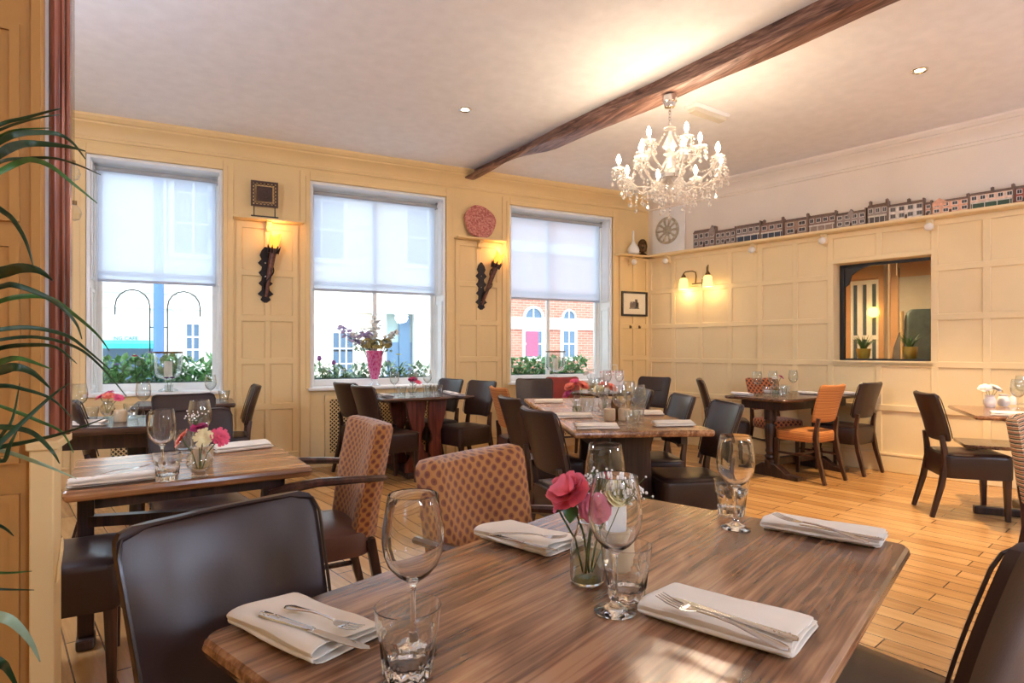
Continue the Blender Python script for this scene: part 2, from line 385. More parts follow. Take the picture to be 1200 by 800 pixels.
for k, (a, b) in enumerate(WINS):
    wn = bpy.data.objects.new('window_%d' % (k+1), None); COL.objects.link(wn); struct(wn); wn.location = (0, 0, 0)
    g = 0.03
    m = MB(); m.box(a, a+g, YB-0.005, YB+0.36, WZ0, WZ1); m.box(b-g, b, YB-0.005, YB+0.36, WZ0, WZ1); m.box(a+g, b-g, YB-0.005, YB+0.36, WZ1-g, WZ1)
    for s, x in ((1, a+g), (-1, b-g)):                      # shutter boxes with raised panel frames
        for z0, z1 in ((WZ0+0.05, 1.85), (1.93, WZ1-0.06)):
            for q0, q1, p0, p1 in ((0.03, 0.06, z0, z1), (0.20, 0.23, z0, z1), (0.06, 0.20, z0, z0+0.035), (0.06, 0.20, z1-0.035, z1)):
                m.box(min(x, x+s*0.012), max(x, x+s*0.012), YB+q0, YB+q1, p0, p1)
    m.build('reveal_lining', M['white_paint'], wn, smooth=0, bevel=0.004)
    m = MB(); t = 0.062; y0, y1 = YF, YF+0.05; A, B_ = a+g, b-g
    m.box(A, A+t, y0, y1, WZ0, WZ1-g); m.box(B_-t, B_, y0, y1, WZ0, WZ1-g); m.box(A+t, B_-t, y0, y1, WZ0, WZ0+0.085); m.box(A+t, B_-t, y0, y1, WZ1-g-t, WZ1-g)
    m.box(A+t, B_-t, y0+0.005, y1, 2.0, 2.045)
    if k: xm = (A+B_)/2+(-0.0 if k == 1 else -0.06); m.box(xm-0.022, xm+0.022, y0+0.004, y1, WZ0+0.08, WZ1-g-t)
    m.box(A, A+0.025, y0-0.03, y0, WZ0, WZ1-g); m.box(B_-0.025, B_, y0-0.03, y0, WZ0, WZ1-g)
    m.build('sash_frame', M['white_paint'], wn, smooth=0, bevel=0.005)
    m = MB(); m.box(A+t-0.01, B_-t+0.01, YF+0.02, YF+0.026, WZ0+0.07, WZ1-g-t+0.01); m.build('glass_pane', M['pane'], wn, smooth=0)
    m = MB(); m.box(a-0.02, b+0.02, YB-0.05, YF+0.0, WZ0-0.02, WZ0+0.012); m.build('sill', M['white_paint'], wn, smooth=0, bevel=0.008)
    m = MB(); e = 0.10
    for q, th in ((e, 0.018), (e*0.45, 0.03)):
        m.box(a-q, a-0.001, YB-th, YB, 0.0 if q == e else WZ0, WZ1+q); m.box(b+0.001, b+q, YB-th, YB, 0.0 if q == e else WZ0, WZ1+q); m.box(a-0.001, b+0.001, YB-th, YB, WZ1+0.001, WZ1+q)
    m.build('architrave', M['cream'], wn, smooth=0, bevel=0.006)
    x0, x1 = A+0.012, B_-0.012
    bl = thing('roller_blind', ['white roller blind half lowered over the left window with the cafe outside', 'white roller blind half lowered over the middle window with the pink vase',
               'white roller blind half lowered over the right window facing brick'][k], 'blind', ((x0+x1)/2, YF-0.06, 1.93), 0, 'roller blinds')
    hw = (x1-x0)/2
    m = MB(); m.box(-hw+0.02, hw-0.02, -0.0008, 0.0008, 0.02, 1.08); m.build('blind_fabric', M['blind'], bl, smooth=0)
    m = MB(); m.box(-hw+0.02, hw-0.02, -0.008, 0.008, 0, 0.026); m.build('bottom_bar', M['blind_bar'], bl, smooth=0, bevel=0.003)
    m = MB(); m.tube([(-hw, 0, 1.09), (hw, 0, 1.09)], 0.024, 12); m.box(-hw-0.008, -hw+0.006, -0.03, 0.03, 1.05, 1.125); m.box(hw-0.006, hw+0.008, -0.03, 0.03, 1.05, 1.125)
    m.build('roller_tube', M['blind_tube'], bl)
# lattice radiator grilles under windows
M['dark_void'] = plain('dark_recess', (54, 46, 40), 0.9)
for (x0, x1, z0, z1, lab) in ((1.2, 2.45, 0.1, 0.78, 'cream lattice radiator grille below the middle window'), (3.6, 4.9, 0.1, 0.76, 'cream lattice radiator grille below the right window'), (-0.8, 0.05, 0.1, 0.76, 'cream lattice radiator grille below the left window')):
    g = thing('radiator_grille', lab, 'radiator grille', ((x0+x1)/2, YB, z0), 0, 'radiator grilles')
    w, h = x1-x0, z1-z0
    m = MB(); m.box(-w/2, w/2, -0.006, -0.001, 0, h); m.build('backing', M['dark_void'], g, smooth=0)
    m = MB()
    for q in (-w/2, w/2-0.05): m.box(q, q+0.05, -0.035, 0, 0, h)
    m.box(-w/2, w/2, -0.034, 0, 0, 0.05); m.box(-w/2, w/2, -0.034, 0, h-0.05, h); m.build('frame', M['cream'], g, smooth=0)
    m = MB(); st = 0.042
    for sgn in (1, -1):
        c = -h-w/2
        while c < w/2+h:
            lo = None; pts = []
            za, zb = 0.05, h-0.05
            xa = c if sgn > 0 else c+h; xb = xa+sgn*(zb-za)
            p, q = Vector((xa, za)), Vector((xb, zb)); lim0, lim1 = -w/2+0.05, w/2-0.05
            if p.x > q.x: p, q = q, p
            if q.x > lim0+0.01 and p.x < lim1-0.01:
                if p.x < lim0: p = p+(q-p)*((lim0-p.x)/(q.x-p.x))
                if q.x > lim1: q = p+(q-p)*((lim1-p.x)/(q.x-p.x))
                y = -0.016 if sgn > 0 else -0.012; d = 0.007
                m.rings([[(p.x, y-0.003, p.y-d), (p.x, y+0.003, p.y-d), (p.x, y+0.003, p.y+d), (p.x, y-0.003, p.y+d)], [(q.x, y-0.003, q.y-d), (q.x, y+0.003, q.y-d), (q.x, y+0.003, q.y+d), (q.x, y-0.003, q.y+d)]])
            c += st
    m.build('lattice', M['cream'], g, smooth=0)

# ceiling beam: an irregular old timber, surveyed along three arrises
up = [(545, 204), (620, 168), (656, 148), (690, 132), (720, 117), (760, 100), (850, 55), (962, 0)]
mid = [(551, 205.5), (600, 182), (620, 174), (660, 158), (700, 141), (740, 123), (850, 76), (1010, 2)]
low = [(566, 206), (600, 188), (620, 182), (648, 176), (680, 163), (720, 147), (740, 138), (765, 128), (850, 92), (1062, 0)]
def track(pts, zf):
    out = []
    for x, y in pts:
        z = zf(x); p = P(x, y, z); out.append(p)
    return out
zb = lambda x: CEIL-0.10-0.06*min(1, max(0, (x-560)/260))
A = track(up, lambda x: CEIL-0.005); B1 = track(mid, zb); C1 = track(low, zb)
def atY(tr, y):
    tr = sorted(tr, key=lambda p: -p.y)
    if y >= tr[0].y: a, b = tr[0], tr[1]
    elif y <= tr[-1].y: a, b = tr[-3], tr[-1]
    else:
        for a, b in zip(tr, tr[1:]):
            if b.y <= y <= a.y: break
    k = (y-a.y)/(b.y-a.y); k = max(-3.5, min(4.5, k)); q = a+(b-a)*k; q.y = y; q.z = min(max(q.z, CEIL-0.2), CEIL); return q
rg = []
Y = YB+0.02
while Y > -2.6:
    a, b, c = atY(A, Y), atY(B1, Y), atY(C1, Y); wob = 0.006*math.sin(Y*5.1)
    if c.x-b.x < 0.08: c.x = b.x+0.08
    b.z += wob; c.z -= wob
    rg.append([(a.x, Y, CEIL+0.01), (a.x-0.005+wob, Y, CEIL-0.05), (b.x, Y, b.z+0.012), (b.x+0.02, Y, b.z), ((b.x+c.x)/2, Y, b.z-0.004+wob), (c.x-0.015, Y, c.z), (c.x, Y, c.z+0.02), (c.x+0.004-wob, Y, CEIL-0.04), (c.x, Y, CEIL+0.01)])
    Y -= 0.12
m = MB(); m.rings(rg); tag(m.build('ceiling_beam', M['beam'], smooth=30), 'rough dark oak beam running across the ceiling to the window wall', 'beam')

# foreground pier, dado and mahogany post at the left edge
m = MB(); m.box(-1.9, -0.327, 1.75, 1.785, 0, CEIL); struct(m.build('wall_pier', M['ochre'], smooth=0, bevel=0.006))
m = MB()
def frame_mould(x0, x1, z0, z1):
    for q, th, wd in ((0.0, 0.014, 0.018), (0.019, 0.008, 0.016), (0.06, 0.006, 0.012)):
        for a, b, c, d in ((x0+q, x0+q+wd, z0+q, z1-q), (x1-q-wd, x1-q, z0+q, z1-q), (x0+q+wd, x1-q-wd, z0+q, z0+q+wd), (x0+q+wd, x1-q-wd, z1-q-wd, z1-q)):
            m.box(a, b, 1.75-th, 1.7495, c, d)
for z0, z1 in ((1.02, 1.53), (1.57, 2.02), (2.09, 3.0), (0.25, 0.95)): frame_mould(-0.75, -0.367, z0, z1); frame_mould(-1.2, -0.79, z0, z1)
m.box(-0.347, -0.329, 1.742, 1.751, 0, CEIL)
struct(m.build('trim_5', M['ochre'], smooth=0))
m = MB(); m.box(-0.345, -0.299, 1.715, 1.80, 0, 1.05); m.box(-0.35, -0.289, 1.705, 1.875, 1.05, 1.07)
m.prism([(1.722, 0.74), (1.734, 0.74), (1.79, 0.80), (1.79, 0.83)], -0.299, -0.292, 'yz')
struct(m.build('wall_dado', M['cream'], smooth=0, bevel=0.004))
m = MB()
m.prism([(-0.3276, 1.822), (-0.3276, 1.86), (-0.296, 1.86), (-0.296, 1.822), (-0.300, 1.816), (-0.306, 1.822), (-0.314, 1.814), (-0.321, 1.816)], 1.07, CEIL, 'xy')
m.box(-0.2945, -0.2865, 1.826, 1.858, 1.07, CEIL)
struct(m.build('trim_6', M['mahogany'], smooth=25, bevel=0.002))
m = MB(); m.box(-0.50, -0.3285, 1.825, 1.84, 0.9, CEIL); struct(m.build('trim_7', M['white_paint'], smooth=0))

# recess room behind the side-wall hatch
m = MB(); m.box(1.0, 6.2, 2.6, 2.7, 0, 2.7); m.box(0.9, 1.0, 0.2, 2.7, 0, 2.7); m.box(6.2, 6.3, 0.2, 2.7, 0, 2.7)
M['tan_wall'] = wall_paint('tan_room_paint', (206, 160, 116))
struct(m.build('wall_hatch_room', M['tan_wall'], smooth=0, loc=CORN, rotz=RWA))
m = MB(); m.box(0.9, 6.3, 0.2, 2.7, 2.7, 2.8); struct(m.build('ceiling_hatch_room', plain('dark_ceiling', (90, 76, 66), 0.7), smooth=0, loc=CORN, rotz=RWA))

# ------------------------------------------------------------------ hatch contents
hatch = bpy.data.objects.new('window_4', None); COL.objects.link(hatch); struct(hatch); hatch.location = CORN; hatch.rotation_euler = (0, 0, RWA)
m = MB(); 
for q0, q1, z0, z1 in ((HS0, HS0+0.05, HZ0, HZ1), (HS1-0.02, HS1, HZ0, HZ1), (HS0, HS1, HZ0, HZ0+0.03), (HS0, HS1, HZ1-0.03, HZ1)): m.box(q0, q1, 0.17, 0.21, z0, z1)
m.prism([(HS0+0.05, HZ1-0.03), (HS0+0.05, HZ1-0.25), (HS0+0.09, HZ1-0.22), (HS0+0.12, HZ1-0.12), (HS0+0.2, HZ1-0.06), (HS0+0.3, HZ1-0.03)], 0.185, 0.205, 'xz')
m.build('frame', M['black'], hatch, smooth=0)
m = MB(); m.box(HS0+0.05, HS0+0.50, 0.186, 0.19, HZ0+0.03, HZ1-0.03); m.box(HS0+0.505, HS1-0.02, 0.186, 0.19, HZ0+0.03, HZ1-0.03); m.build('glass_pane', M['pane'], hatch, smooth=0)
m = MB(); m.box(HS0+0.485, HS0+0.50, 0.176, 0.2, HZ0+0.03, HZ1-0.03); m.box(HS0+0.56, HS0+0.57, 0.176, 0.2, HZ1-0.16, HZ1-0.03); m.build('glazing_bar', M['cream'], hatch, smooth=0)
m = MB(); m.box(HS0+0.01, HS1-0.01, 0.21, 0.46, HZ0-0.03, HZ0+0.02); m.build('inner_ledge', M['black'], hatch, smooth=0)
M['gold'] = plain('gilded_pot', (206, 170, 60), 0.3, metal=0.5)
for px, lab, hgt in ((1012, 'spiky green plant in a gilt pot at the left of the hatch ledge', 0.12), (1066, 'spiky green plant in a gilt pot at the right of the hatch ledge', 0.14)):
    s, z = PWn(px, 418, 0.33)
    t = thing('potted_plant', lab, 'plant', W(s, 0.33, HZ0+0.02), RWA, 'plants on the hatch ledge')
    m = MB(); m.lathe([(0.05, 0), (0.062, 0.03), (0.07, 0.09), (0.072, hgt), (0.062, hgt), (0.06, hgt-0.02), (0, hgt-0.02)], 16); m.build('pot', M['gold'], t)
    m = MB()
    for i in range(26):
        a = i*2.4; l = 0.17+0.05*rnd.random(); tl = 0.3+0.6*rnd.random()
        g = []
        for k in range(5):
            q = k/4; rr = 0.01+l*q*tl*1.1; zz = hgt-0.02+l*q*(1.15-tl*q*0.8); wd = 0.012*(1-q)+0.001
            g.append([(rr*math.cos(a)-wd*math.sin(a), rr*math.sin(a)+wd*math.cos(a), zz), (rr*math.cos(a)+wd*math.sin(a), rr*math.sin(a)-wd*math.cos(a), zz)])
        m.sheet(g)
    m.build('leaves', M['leaf'], t, smooth=0, solid=0.001)
# glazed door of the room beyond
s0, z0 = PWn(998, 330, 2.6); s1, z1 = PWn(1031, 418, 2.6)
d = bpy.data.objects.new('door_2', None); COL.objects.link(d); struct(d); d.location = CORN; d.rotation_euler = (0, 0, RWA)
m = MB(); dw = s1-s0
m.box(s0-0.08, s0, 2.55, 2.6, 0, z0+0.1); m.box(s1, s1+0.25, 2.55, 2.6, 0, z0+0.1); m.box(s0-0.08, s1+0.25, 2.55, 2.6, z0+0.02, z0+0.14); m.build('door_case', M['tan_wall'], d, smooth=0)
m = MB()
for k in range(4): m.box(s0+dw*k/3-0.035, s0+dw*k/3+0.035, 2.56, 2.598, 0.1, z0)
for z in (0.2, 0.75, 1.45, z0-0.03): m.box(s0, s1, 2.562, 2.596, z-0.03, z+0.03)
m.build('door_leaf', M['white_paint'], d, smooth=0)
m = MB(); m.box(s0, s1, 2.585, 2.59, 0.2, z0-0.05); m.build('door_glass', plain('dark_door_glass', (70, 92, 108), 0.08), d, smooth=0)
a0, za = PWn(1041, 330, 2.58); a1, zc = PWn(1076, 420, 2.58)
m = MB(); m.box(a0, a1+0.4, 2.57, 2.6, 0, za+0.05); m.box(a0-0.05, a0, 2.55, 2.6, 0, 2.6); struct(m.build('trim_8', plain('grey_white_panel', (198, 190, 178), 0.5), smooth=0, loc=CORN, rotz=RWA))
# high chair and grey coat shape in the room beyond
cs, cz = PWn(1082, 362, 1.5)
t = thing('wing_chair', 'tall grey green chair back seen through the hatch glass', 'chair', W(cs+0.12, 1.5, 0), RWA+0.3)
M['grey_green'] = plain('grey_green_cloth', (92, 108, 104), 0.7, var=0.15)
m = MB(); m.rings([[(x*wd, y+0.08*q, 0.4+q*(cz-0.4)) for x, y in rrect(0.62, 0.14, 0.05)] for q, wd in ((0, 0.9), (0.5, 0.98), (0.9, 1.0), (0.97, 0.93), (1, 0.8))]); m.build('backrest', M['grey_green'], t)
m = MB(); m.box(-0.31, 0.31, -0.55, 0.02, 0.28, 0.48); m.build('seat', M['grey_green'], t, bevel=0.04)
m = MB(); m.tube([(-0.32, -0.05, 0.45), (-0.335, 0.03, cz-0.02)], 0.02); m.build('pale_edge_trim', M['cream'], t)
for sx in (-0.26, 0.26):
    for sy in (-0.5, 0.0):
        m = MB(); m.tube([(sx, sy, 0), (sx, sy, 0.3)], [0.018, 0.026], 8); m.build('leg', M['leg_wood'], t)
cs, cz = PWn(1060, 366, 2.2)
t = thing('hanging_coat', 'grey coat hanging on the pale wall beyond the hatch', 'coat', W(cs, 2.45, 0.7), RWA)
m = MB(); m.rings([[(x*a, y*b, z) for x, y in rrect(0.5, 0.2, 0.09)] for z, a, b in ((0, 1.0, 1), (0.3, 0.95, 1), (0.6, 0.8, 0.9), (0.8, 0.55, 0.7), (0.87, 0.25, 0.4))]); m.build('coat_body', plain('grey_coat_cloth', (104, 100, 100), 0.85, var=0.15), t)
m = MB(); m.tube([(0, 0.12, 0.95), (0, -0.02, 0.93), (0, -0.02, 0.86)], 0.01); m.build('hook', M['iron'], t)
ls, lz = PWn(1007, 364, 2.0)
t = thing('wall_lamp', 'small round amber lamp by the glazed door beyond the hatch', 'lamp', W(ls, 2.52, lz), RWA)
m = MB(); m.ball((0, 0, 0), 0.075, 14, 9); m.build('globe', emis('amber_globe', (255, 196, 90), 5), t)
m = MB(); m.tube([(0, 0.07, 0), (0, 0.0, -0.0)], 0.02); m.build('stem', M['brass'], t)
ps, pz = PWn(1040, 330, 1.6)
t = thing('hatch_fill_lamp', 'small shaded lamp added to light the room beyond the hatch', 'lamp', W(2.2, 1.2, 2.45), RWA)  # added lamp, hidden above the opening, brightens the hatch room
m = MB(); m.lathe([(0.03, 0.15), (0.14, 0.0), (0.13, 0.0), (0.02, 0.14)], 20); m.tube([(0, 0, 0.14), (0, 0, 0.25)], 0.006); m.build('lamp_shade', M['black'], t)
m = MB(); m.ball((0, 0, 0.05), 0.05); m.build('bulb', emis('hatch_fill_bulb', (255, 214, 160), 1100), t)

# ------------------------------------------------------------------ outdoors
M['stucco'] = plain('white_stucco', (236, 236, 232), 0.8, var=0.03)
M['stucco_cream'] = plain('cream_stucco', (240, 230, 214), 0.8, var=0.03)
def brick(name):
    t = NT(name); mp = t.coords('Object', (1, 1, 1), (R(90), 0, 0))
    b = t.add('ShaderNodeTexBrick', Scale=1.0); b.inputs['Brick Width'].default_value = 0.23; b.inputs['Row Height'].default_value = 0.075; b.inputs['Mortar Size'].default_value = 0.006
    b.inputs['Color1'].default_value = lin((206, 138, 118)); b.inputs['Color2'].default_value = lin((188, 116, 98)); b.inputs['Mortar'].default_value = lin((214, 190, 176))
    t.link(mp, 'Vector', b, 'Vector'); t.link(b, 'Color', t.b, 'Base Color'); t.b.inputs['Roughness'].default_value = 0.85; return t.m
M['brick'] = brick('red_brick_wall')
M['ext_glass'] = plain('street_window_glass', (96, 122, 150), 0.08)
M['blue_post'] = plain('blue_painted_post', (86, 128, 190), 0.4)
GZ = -0.45
m = MB(); m.box(-25, 40, YB+0.37, 40, GZ-0.2, GZ); struct(m.build('street', plain('grey_asphalt', (150, 150, 150), 0.9, var=0.1), smooth=0))
m = MB(); m.box(-25, 40, 12.6, 16, GZ-0.1, GZ+0.1); struct(m.build('pavement', plain('pale_paving', (196, 192, 186), 0.85, var=0.06), smooth=0))
YE = 16.0
def ext(px, py, Y=YE): p = PY(px, py, Y); return p.x, p.z
def ewin(root, x0, x1, z0, z1, nx, nz, arch=False, yw=YE):
    f = MB(); f.box(x0-0.08, x1+0.08, yw-0.06, yw, z0-0.12, z0); 
    if not arch: f.box(x0-0.1, x0, yw-0.05, yw, z0, z1+0.1); f.box(x1, x1+0.1, yw-0.05, yw, z0, z1+0.1); f.box(x0, x1, yw-0.05, yw, z1, z1+0.1)
    for k in range(1, nx): x = x0+(x1-x0)*k/nx; f.box(x-0.02, x+0.02, yw-0.045, yw, z0, z1)
    for k in range(1, nz): z = z0+(z1-z0)*k/nz; f.box(x0, x1, yw-0.044, yw, z-0.02, z+0.02)
    if arch:
        r = (x1-x0)/2; xc = (x0+x1)/2; out = []
        for k in range(13): a = PI*k/12; out.append((xc+r*1.25*math.cos(a), z1-r*0.0+r*1.25*math.sin(a)))
        inn = [(xc+r*math.cos(PI*k/12), z1+r*math.sin(PI*k/12)) for k in range(12, -1, -1)]
        for k in range(12):
            a, b = out[k], out[k+1]; c, d_ = inn[11-k], inn[12-k]
            f.prism([a, b, c, d_], yw-0.08, yw, 'xz')
        f.box(x0-0.1, x0, yw-0.05, yw, z0, z1); f.box(x1, x1+0.1, yw-0.05, yw, z0, z1); f.box(xc-0.02, xc+0.02, yw-0.045, yw, z1, z1+r)
    fo = f.build('window', M['white_paint'], root, smooth=0)
    g = MB(); g.box(x0, x1, yw-0.03, yw-0.01, z0, z1)
    if arch: g.prism([(xc+r*math.cos(PI*k/12), z1+r*math.sin(PI*k/12)) for k in range(13)], yw-0.03, yw-0.01, 'xz')
    g.build('pane', M['ext_glass'], fo, smooth=0)
b1 = thing('cafe_building', 'white rendered building with cafe sign and teal awning across the street', 'building')
m = MB(); m.box(-9, 1.2, YE, YE+5, GZ, 9.0); m.box(-9, 1.2, YE-0.12, YE, 2.55, 2.7); m.box(-9, 1.2, YE-0.08, YE, 2.2, 2.26)
for k in range(26):
    m.box(0.15 if k % 2 else 0.3, 1.2, YE-0.05, YE, GZ+0.36*k+0.02, GZ+0.36*k+0.34)
m.build('wall', M['stucco'], b1, smooth=0)
x0, zt = ext(70, 373); x1, zb_ = ext(182, 402)
m = MB(); m.box(x0-3, x1, YE-0.16, YE-0.0, zb_, zt); m.build('fascia', plain('pale_blue_fascia', (206, 222, 236), 0.6), b1, smooth=0)
m = MB(); m.prism([(YE-0.95, zb_-0.12), (YE-0.95, zb_-0.02), (YE-0.16, zb_+0.06), (YE-0.16, zb_-0.0)], x0-3, x1+0.05, 'yz'); m.build('awning', plain('teal_awning', (60, 190, 196), 0.6), b1, smooth=0)
tx = bpy.data.curves.new('sign_lettering', 'FONT'); tx.body = 'NG CAFE'; tx.size = 0.15; tx.extrude = 0.006; tx.align_x = 'LEFT'
q = ext(133, 398, YE-0.17); to = bpy.data.objects.new('sign_lettering', tx); COL.objects.link(to); to.parent = b1
dg = bpy.context.evaluated_depsgraph_get(); me = bpy.data.meshes.new_from_object(to.evaluated_get(dg)); bpy.data.objects.remove(to)
me.materials.append(plain('grey_green_lettering', (110, 136, 132), 0.5)) if not me.materials else None
xs_ = [v.co.x for v in me.vertices]; wtxt = max(xs_)-min(xs_); wt = ext(161, 398, YE-0.17)[0]-q[0]
to = bpy.data.objects.new('sign_lettering', me); COL.objects.link(to); to.parent = b1; to.location = (q[0], YE-0.165, q[1]); to.rotation_euler = (PI/2, 0, 0); to.scale = (wt/wtxt, wt/wtxt, 1)
me.materials.clear(); me.materials.append(plain('grey_green_lettering', (110, 136, 132), 0.5))
m = MB(); m.box(x0-3, x1, YE-0.06, YE, GZ+0.2, zb_-0.12); m.build('shopfront', M['ext_glass'], b1, smooth=0)
wx0, wz1 = ext(219, 380); wx1, wz0 = ext(233, 424); ewin(b1, wx0, wx1, wz0, wz1, 2, 3)
for k in range(3): ewin(b1, -5.5+2.4*k, -4.4+2.4*k, 3.5, 5.6, 2, 3)
m = MB(); qx = ext(210, 400)[0]; m.tube([(qx, YE-0.1, GZ), (qx, YE-0.1, 2.1), (qx-0.15, YE-0.1, 2.3), (qx-0.15, YE-0.1, 8)], 0.06); m.build('drainpipe', M['stucco'], b1)
b2 = thing('house', 'cream house with sash window and arched door hood across the street', 'building')
m = MB(); m.box(1.25, 7.25, YE, YE+5, GZ, 9.0)
for z in (2.15, 1.25): m.box(1.25, 4.1, YE-0.03, YE, z-0.03, z)
for k in range(24): m.box(3.65 if k % 2 else 3.8, 4.2, YE-0.05, YE, GZ+0.38*k+0.02, GZ+0.38*k+0.36)
m.build('wall', M['stucco_cream'], b2, smooth=0)
wx0, wz1 = ext(390, 390); wx1, wz0 = ext(413, 440); ewin(b2, wx0, wx1, 0.5, wz1, 3, 3)
ewin(b2, 2.2, 3.3, 3.6, 5.8, 2, 3); ewin(b2, 5.0, 6.2, 3.6, 5.8, 2, 3)
dx0, dz1 = ext(451, 368); dx1, _ = ext(481, 440)
m = MB(); m.box(dx0-0.35, dx0-0.02, YE-0.25, YE, GZ, dz1); m.box(dx1+0.02, dx1+0.35, YE-0.25, YE, GZ, dz1); m.box(dx0-0.45, dx1+0.45, YE-0.4, YE, dz1, dz1+0.12)
m.prism([(dx0-0.45+(dx1-dx0+0.9)*k/12, dz1+0.12+0.5*math.sin(PI*k/12)) for k in range(13)], YE-0.35, YE, 'xz'); m.build('door_hood', M['white_paint'], b2, smooth=0)
m = MB(); m.box(dx0, dx1, YE-0.08, YE, GZ, dz1-0.75); m.box(dx1-0.35, dx1-0.05, YE-0.12, YE, GZ, dz1-0.05); m.build('door', plain('blue_door', (100, 132, 164), 0.4), b2, smooth=0)
m = MB(); m.box(dx0, dx1, YE-0.05, YE, dz1-0.75, dz1); m.build('fanlight', plain('fanlight_glass', (176, 200, 200), 0.1), b2, smooth=0)
b3 = thing('brick_building', 'red brick building with round arched windows across the street', 'building')
m = MB(); m.box(7.3, 22, YE, YE+5, GZ, 9.5); m.build('wall', M['brick'], b3, smooth=0)
m = MB(); z_ = ext(620, 372)[1]; m.box(7.3, 22, YE-0.06, YE, z_-0.35, z_); m.box(7.3, 22, YE-0.1, YE, 4.2, 4.5); m.box(7.3, 22, YE-0.08, YE, 0.0, 0.2); m.build('stone_band', M['stucco'], b3, smooth=0)
for px0, px1 in ((615, 634), (659.5, 672.5), (570, 590), (700, 716)):
    ax0 = ext(px0, 380)[0]; ax1 = ext(px1, 380)[0]; zz = ext((px0+px1)/2, 372)[1]; zl = ext((px0+px1)/2, 418)[1]
    ewin(b3, ax0, ax1, zl, zz, 2, 3, True)
ax0, az1 = ext(615.5, 388); ax1, az0 = ext(630, 417)
m = MB(); m.box(ax0+0.02, ax1, YE-0.05, YE-0.032, az0, az1); m.build('poster', plain('pink_poster', (240, 96, 132), 0.6), b3, smooth=0)
lp = ext(186, 400, 12.0)
t = thing('lamp_post', 'blue lamp post with curled hanging basket brackets outside the left window', 'lamp post', (lp[0], 12.0, GZ))
m = MB(); m.lathe([(0.13, 0), (0.13, 0.5), (0.085, 0.6), (0.075, 5.2), (0, 5.2)], 16); m.build('post', M['blue_post'], t)
for sx in (-1, 1):
    m = MB(); pth = [(sx*0.09, 0, 1.55), (sx*0.13, 0, 1.6), (sx*0.13, 0, 2.45)]+[(sx*(0.13+0.25*(1-math.cos(PI*k/8))), 0, 2.45+0.28*math.sin(PI*k/8)) for k in range(1, 9)]+[(sx*0.63, 0, 2.3)]
    m.tube(pth, 0.010, 6); m.tube([(0, 0, 2.1), (sx*0.13, 0, 2.1)], 0.009, 6); m.tube([(0, 0, 1.65), (sx*0.13, 0, 1.65)], 0.009, 6); m.build('bracket', M['iron'], t)
m = MB(); m.lathe([(0.02, 5.2), (0.16, 5.35), (0.2, 5.7), (0.05, 5.95), (0, 6.0)], 8); m.build('lantern', M['white_paint'], t)

# window boxes: trough, leaves and countable blooms
def leaf_clump(m, x0, x1, y0, y1, z0, z1, n, size):
    for i in range(n):
        c = Vector((rnd.uniform(x0, x1), rnd.uniform(y0, y1), z0+(z1-z0)*rnd.random()**1.3)); a = rnd.uniform(0, 6.28); e = rnd.uniform(0.2, 1.2); s = size*rnd.uniform(0.6, 1.3)
        u = Vector((math.cos(a)*math.cos(e), math.sin(a)*math.cos(e), math.sin(e)))*s; v = Vector((-math.sin(a), math.cos(a), rnd.uniform(-0.4, 0.4))).normalized()*s*0.32
        n_ = u.cross(v).normalized()*s*0.1
        m.sheet([[c, c, c], [c+u*0.5-v, c+u*0.5+n_, c+u*0.5+v], [c+u, c+u+n_*0.5, c+u]])
def flower_head(m, c, r, kind, up=Vector((0, 0, 1))):
    up = up.normalized(); sd = up.orthogonal().normalized(); fd = up.cross(sd)
    if kind == 'tulip':
        m.lathe([(0.15*r, -r), (0.75*r, -0.5*r), (0.85*r, 0.1*r), (0.55*r, r), (0.3*r, 1.1*r), (0, 0.4*r)], 8, c, mod=lambda a, z: 1+0.1*math.cos(3*a)); return
    layers = {'daisy': [(14, 1.0, 0.15), (12, 0.75, 0.5), (8, 0.45, 0.95)], 'carnation': [(12, 1.0, 0.25), (12, 0.95, 0.6), (10, 0.8, 0.95), (8, 0.55, 1.25)],
              'rose': [(6, 1.0, 0.55), (6, 0.98, 0.85), (5, 0.9, 1.08), (5, 0.78, 1.25), (4, 0.62, 1.36), (3, 0.45, 1.46)], 'small': [(6, 1.0, 0.4), (5, 0.6, 1.0)]}[kind]
    for li, (n, ln, el) in enumerate(layers):
        for k in range(n):
            a = 2*PI*(k+0.37*li)/n+rnd.uniform(-0.1, 0.1); e = el+rnd.uniform(-0.1, 0.1); l = r*ln*rnd.uniform(0.9, 1.08)
            out = sd*math.cos(a)+fd*math.sin(a); side = up.cross(out)
            w = {'daisy': 0.17, 'carnation': 0.3, 'rose': 0.62, 'small': 0.45}[kind]*r*(ln*0.6+0.4)
            curl = {'daisy': 0.1, 'carnation': 0.25, 'rose': 0.0, 'small': 0.1}[kind]
            rows = []
            for q in (0.0, 0.35, 0.7, 0.92, 1.0):
                if kind == 'rose': ee = e+(0.35 if q < 0.5 else -0.5*(q-0.5)/0.5*(1.3-ln))
                else: ee = e*(1-0.3*q)
                d = out*math.cos(ee)+up*math.sin(ee); p = c+d*(l*q)+(out*math.cos(0.2)*0 if kind != 'rose' else out*(0.10*r*ln))
                ww = w*(0.25+1.1*q if q < 0.7 else (1.0 if q < 0.95 else 0.62))
                cup = up*(0.12*r if kind == 'rose' else 0.03*r)*1.0
                rows.append([p-side*ww+cup-(-out)*0*r, p+up*(curl*r*0.12*((k+li) % 2)), p+side*ww+cup])
            m.sheet(rows)
